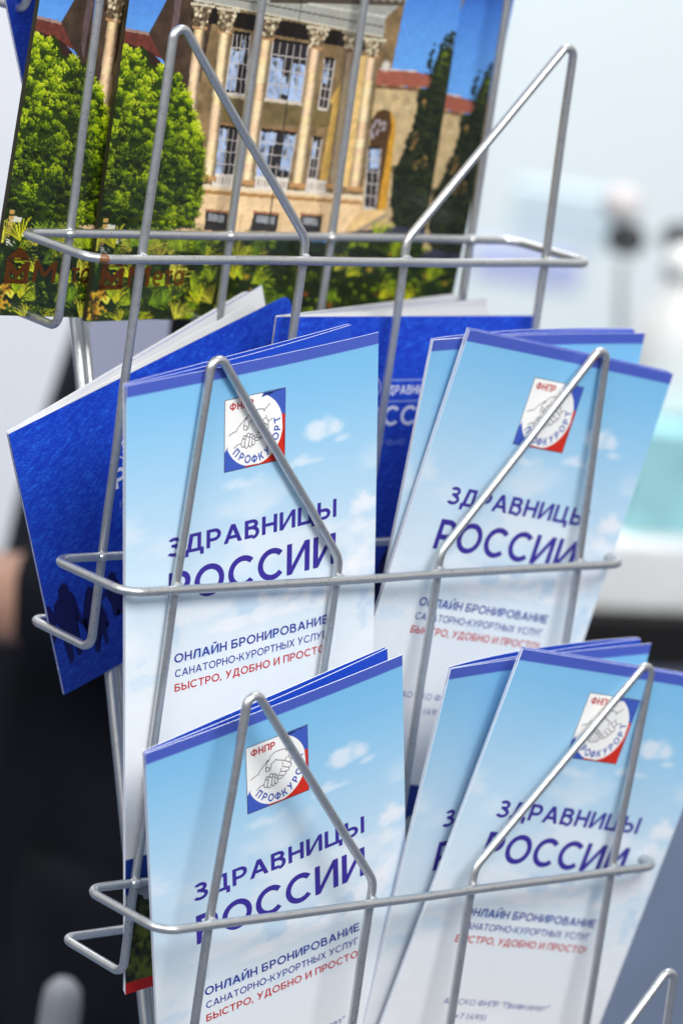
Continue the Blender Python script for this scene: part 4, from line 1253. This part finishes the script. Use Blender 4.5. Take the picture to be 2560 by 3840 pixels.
def booklet_figures():
    """dark silhouettes of walking figures, as outlines in mm"""
    man = [(7.2, 60.6), (8.9, 60.3), (10.2, 62), (10.2, 64.2), (11.8, 66.4), (12.6, 73), (13.2, 78), (12.2, 78.6), (10.6, 74.5), (10.9, 80), (10.2, 88.6), (8.6, 88.8), (8.2, 80), (7.6, 80), (6.6, 89.6), (4.6, 90.2), (4.4, 83), (4.0, 77), (3.4, 74.5), (2.4, 71.2), (3.0, 66.5), (5.6, 64.6), (5.8, 62)]
    woman = [(17.2, 66.6), (18.8, 66.2), (19.8, 68), (19.4, 69.8), (21.0, 72), (22.4, 76.5), (23.4, 83.6), (21.8, 84.4), (21.4, 90), (20.2, 90), (19.8, 85), (18.4, 85.2), (17.2, 91.4), (15.8, 91), (15.8, 85.4), (14.2, 84.6), (15.4, 77), (14.0, 76.6), (13.2, 78.4), (12.8, 77.6), (14.8, 72.2), (16.6, 70), (16.4, 68)]
    child = [(26.4, 66), (28.2, 65.2), (29.6, 66.4), (29.4, 68.6), (31, 71), (31.4, 77), (30, 77.6), (29.8, 82), (28.6, 82), (28.2, 77.8), (27.0, 82), (25.8, 82), (25.8, 77), (24.0, 72.4), (22.6, 74), (22.2, 73.2), (24.8, 70), (26.8, 69)]
    small = [(-0.0, 65.2), (1.4, 66), (2.6, 69.4), (2.8, 73), (1.6, 78), (0.0, 80)]
    return [man, woman, child, small]


def make_booklet(p, label, h, figs, du, dv, pages, back_gap):
    t = empty('booklet', pose(p) @ Matrix.Translation((0, 0, -h / 1000)))
    tag(t, label, 'booklet', 'dark blue booklets in the rack')
    def front(u, v):
        rr = 3.5; cx_ = KW - rr                          # rounded outer corner
        top = np.where(u > cx_, rr - np.sqrt(np.maximum(rr * rr - (u - cx_) ** 2, 0)), 0)
        return np.stack([u, 0.0 * u, h - np.maximum(v, top)], -1) / 1000
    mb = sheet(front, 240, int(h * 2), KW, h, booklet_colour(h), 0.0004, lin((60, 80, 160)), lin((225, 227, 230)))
    white = lin((214, 218, 236)); pale = lin((120, 140, 205))
    def put(pts, tri, col, k=1):
        q = front(pts[:, 0], pts[:, 1]); q[:, 1] -= 0.00003 * k
        if pts.shape[1] > 2: q[:, 1] -= pts[:, 2] / 1000
        mb.add(q, tri, col)
    ov = lambda *a: (lambda r: put(r[0] + np.array([du, dv, 0]), r[1], r[2]))((*text_box(*a[:-1]), a[-1]))
    ov('ЗДРАВНИЦЫ', 48.4, 73.0, 22.0, 25.2, 0.20, white)
    ov('РОССИИ', 34.6, 80.0, 29.4, 36.4, 0.19, white)
    ov('льготные', 34.8, 62.0, 40.6, 43.6, 0.10, pale)
    for vv in (19.8, 27.4):
        put(np.array([(48.2, vv), (80, vv), (80, vv + 0.75), (48.2, vv + 0.75)]) + np.array([du, dv]), np.array([(0, 1, 2), (0, 2, 3)]), pale)
    ang = np.linspace(0, 2 * math.pi, 40)
    put(*(lambda r: (r[0] + np.array([du, dv]), r[1]))(stroke(np.stack([42.4 + 4.4 * np.cos(ang), 23.0 + 4.4 * np.sin(ang)], 1), 0.42)), white)
    for q in ([(40.4, 21.6), (42.0, 21.0)], [(40.8, 22.7), (42.6, 22.2)], [(40.6, 24.6), (43.0, 24.2)]):
        put(*(lambda r: (r[0] + np.array([du, dv]), r[1]))(stroke(q, 0.7)), white)
    if figs:
        for o_ in booklet_figures():
            bm = bmesh.new(); vs = [bm.verts.new((a * figs[0] + figs[1], 0, b_ * figs[0] + figs[2])) for a, b_ in o_]
            bm.faces.new(vs); bmesh.ops.triangulate(bm, faces=bm.faces[:]); bm.verts.index_update()
            pts = np.array([(q.co.x, q.co.z) for q in bm.verts]); tri = np.array([[q.index for q in f.verts] for f in bm.faces]); bm.free()
            pts[:, 0] = np.clip(pts[:, 0], 0.05, KW)
            put(pts, tri, lin((10, 14, 78)), 2)
    link('front_cover', mb.mesh('booklet_cover'), t, [M_LINEN])
    # fanned white pages, hinged on the left edge, with rounded outer corner
    for (w_, hh, gap, extra) in pages:
        def fn(u, v, w_=w_, gap=gap, extra=extra):
            tt = u / KW
            # round the top right corner
            rr = 6.5; cx_ = w_ - rr
            top = np.where(u > cx_, rr - np.sqrt(np.maximum(rr * rr - (u - cx_) ** 2, 0)), 0)
            vv = np.maximum(v, top)
            return np.stack([u * (1 - 0.5 * (gap / KW) ** 2), 0.6 + gap * tt ** extra[1], h - vv + extra[0]], -1) / 1000
        mb = sheet(fn, 120, 60, w_, hh, lambda u, v: np.zeros(u.shape + (3,)) + np.array([226., 228, 232]), 0.0003, lin((236, 238, 240)), lin((226, 228, 232)))
        if gap > 8:
            for k in range(40):                    # perforation dots along the stub
                uu = 6 + k * (w_ - 12) / 40
                if k % 7 in (5, 6): continue
                q = fn(np.array([uu, uu + 0.9, uu + 0.9, uu]), np.array([4.0, 4.0, 4.35, 4.35])); q[:, 1] -= 0.00003
                mb.add(q, [(0, 1, 2, 3)], lin((120, 124, 136)))
        link('page', mb.mesh('booklet_page'), t, [M_PAPER])
    def back(u, v):
        return np.stack([u, 0.9 + back_gap * (u / KW), h - v - 0.1], -1) / 1000
    mb = sheet(back, 30, 30, KW, h, lambda u, v: np.zeros(u.shape + (3,)) + np.array([222., 224, 230]), 0.0004, lin((60, 80, 160)), lin((20, 50, 150)))
    link('back_cover', mb.mesh('booklet_back'), t, [M_LINEN])
    return t


make_booklet((-0.0245, -0.0118, -0.1647, 0.010, -0.391, 0.0225), 'dark blue booklet tilted left out of the rack with a fanned white page', 100, (1.0, 0, 0), 2.0, 1.0, [(KW - 2, 90, 15.0, (0.8, 1.0)), (KW - 7, 90, 8.0, (-0.6, 1.0))], 14)
make_booklet((0.0672, -0.0300, -0.1214, 0.0, -0.0025, 0.0), 'dark blue booklet standing upright behind the right leaflets', 112, (1.5, 40, -18), 4.0, 2.6, [(KW - 1.5, 100, 36, (0.3, 1.0)), (KW - 9, 100, 15, (0.2, 1.0))], 38 - 10)
make_booklet((-0.029, 0.046, 0.029, 0.0, -0.388, 0.020), 'dark blue booklet corner showing at the top left behind the photo brochures', 97, None, 2.0, 1.0, [(KW - 2, 90, 8, (0.4, 1.0))], 10)

# blank pale card hung behind the top basket
mb = sheet(lambda u, v: np.stack([u, 0.0 * u, 200 - v], -1) / 1000, 30, 40, 38, 200, lambda u, v: np.zeros(u.shape + (3,)) + np.array([226., 228, 246]), 0.0004)
card = link('card', mb.mesh('card'), None, [M_PAPER])
card.matrix_world = Matrix.Translation((0.104, 0.12, -0.27))
tag(card, 'narrow blank pale lavender card hanging behind the photo brochures above the tilted booklet', 'card')
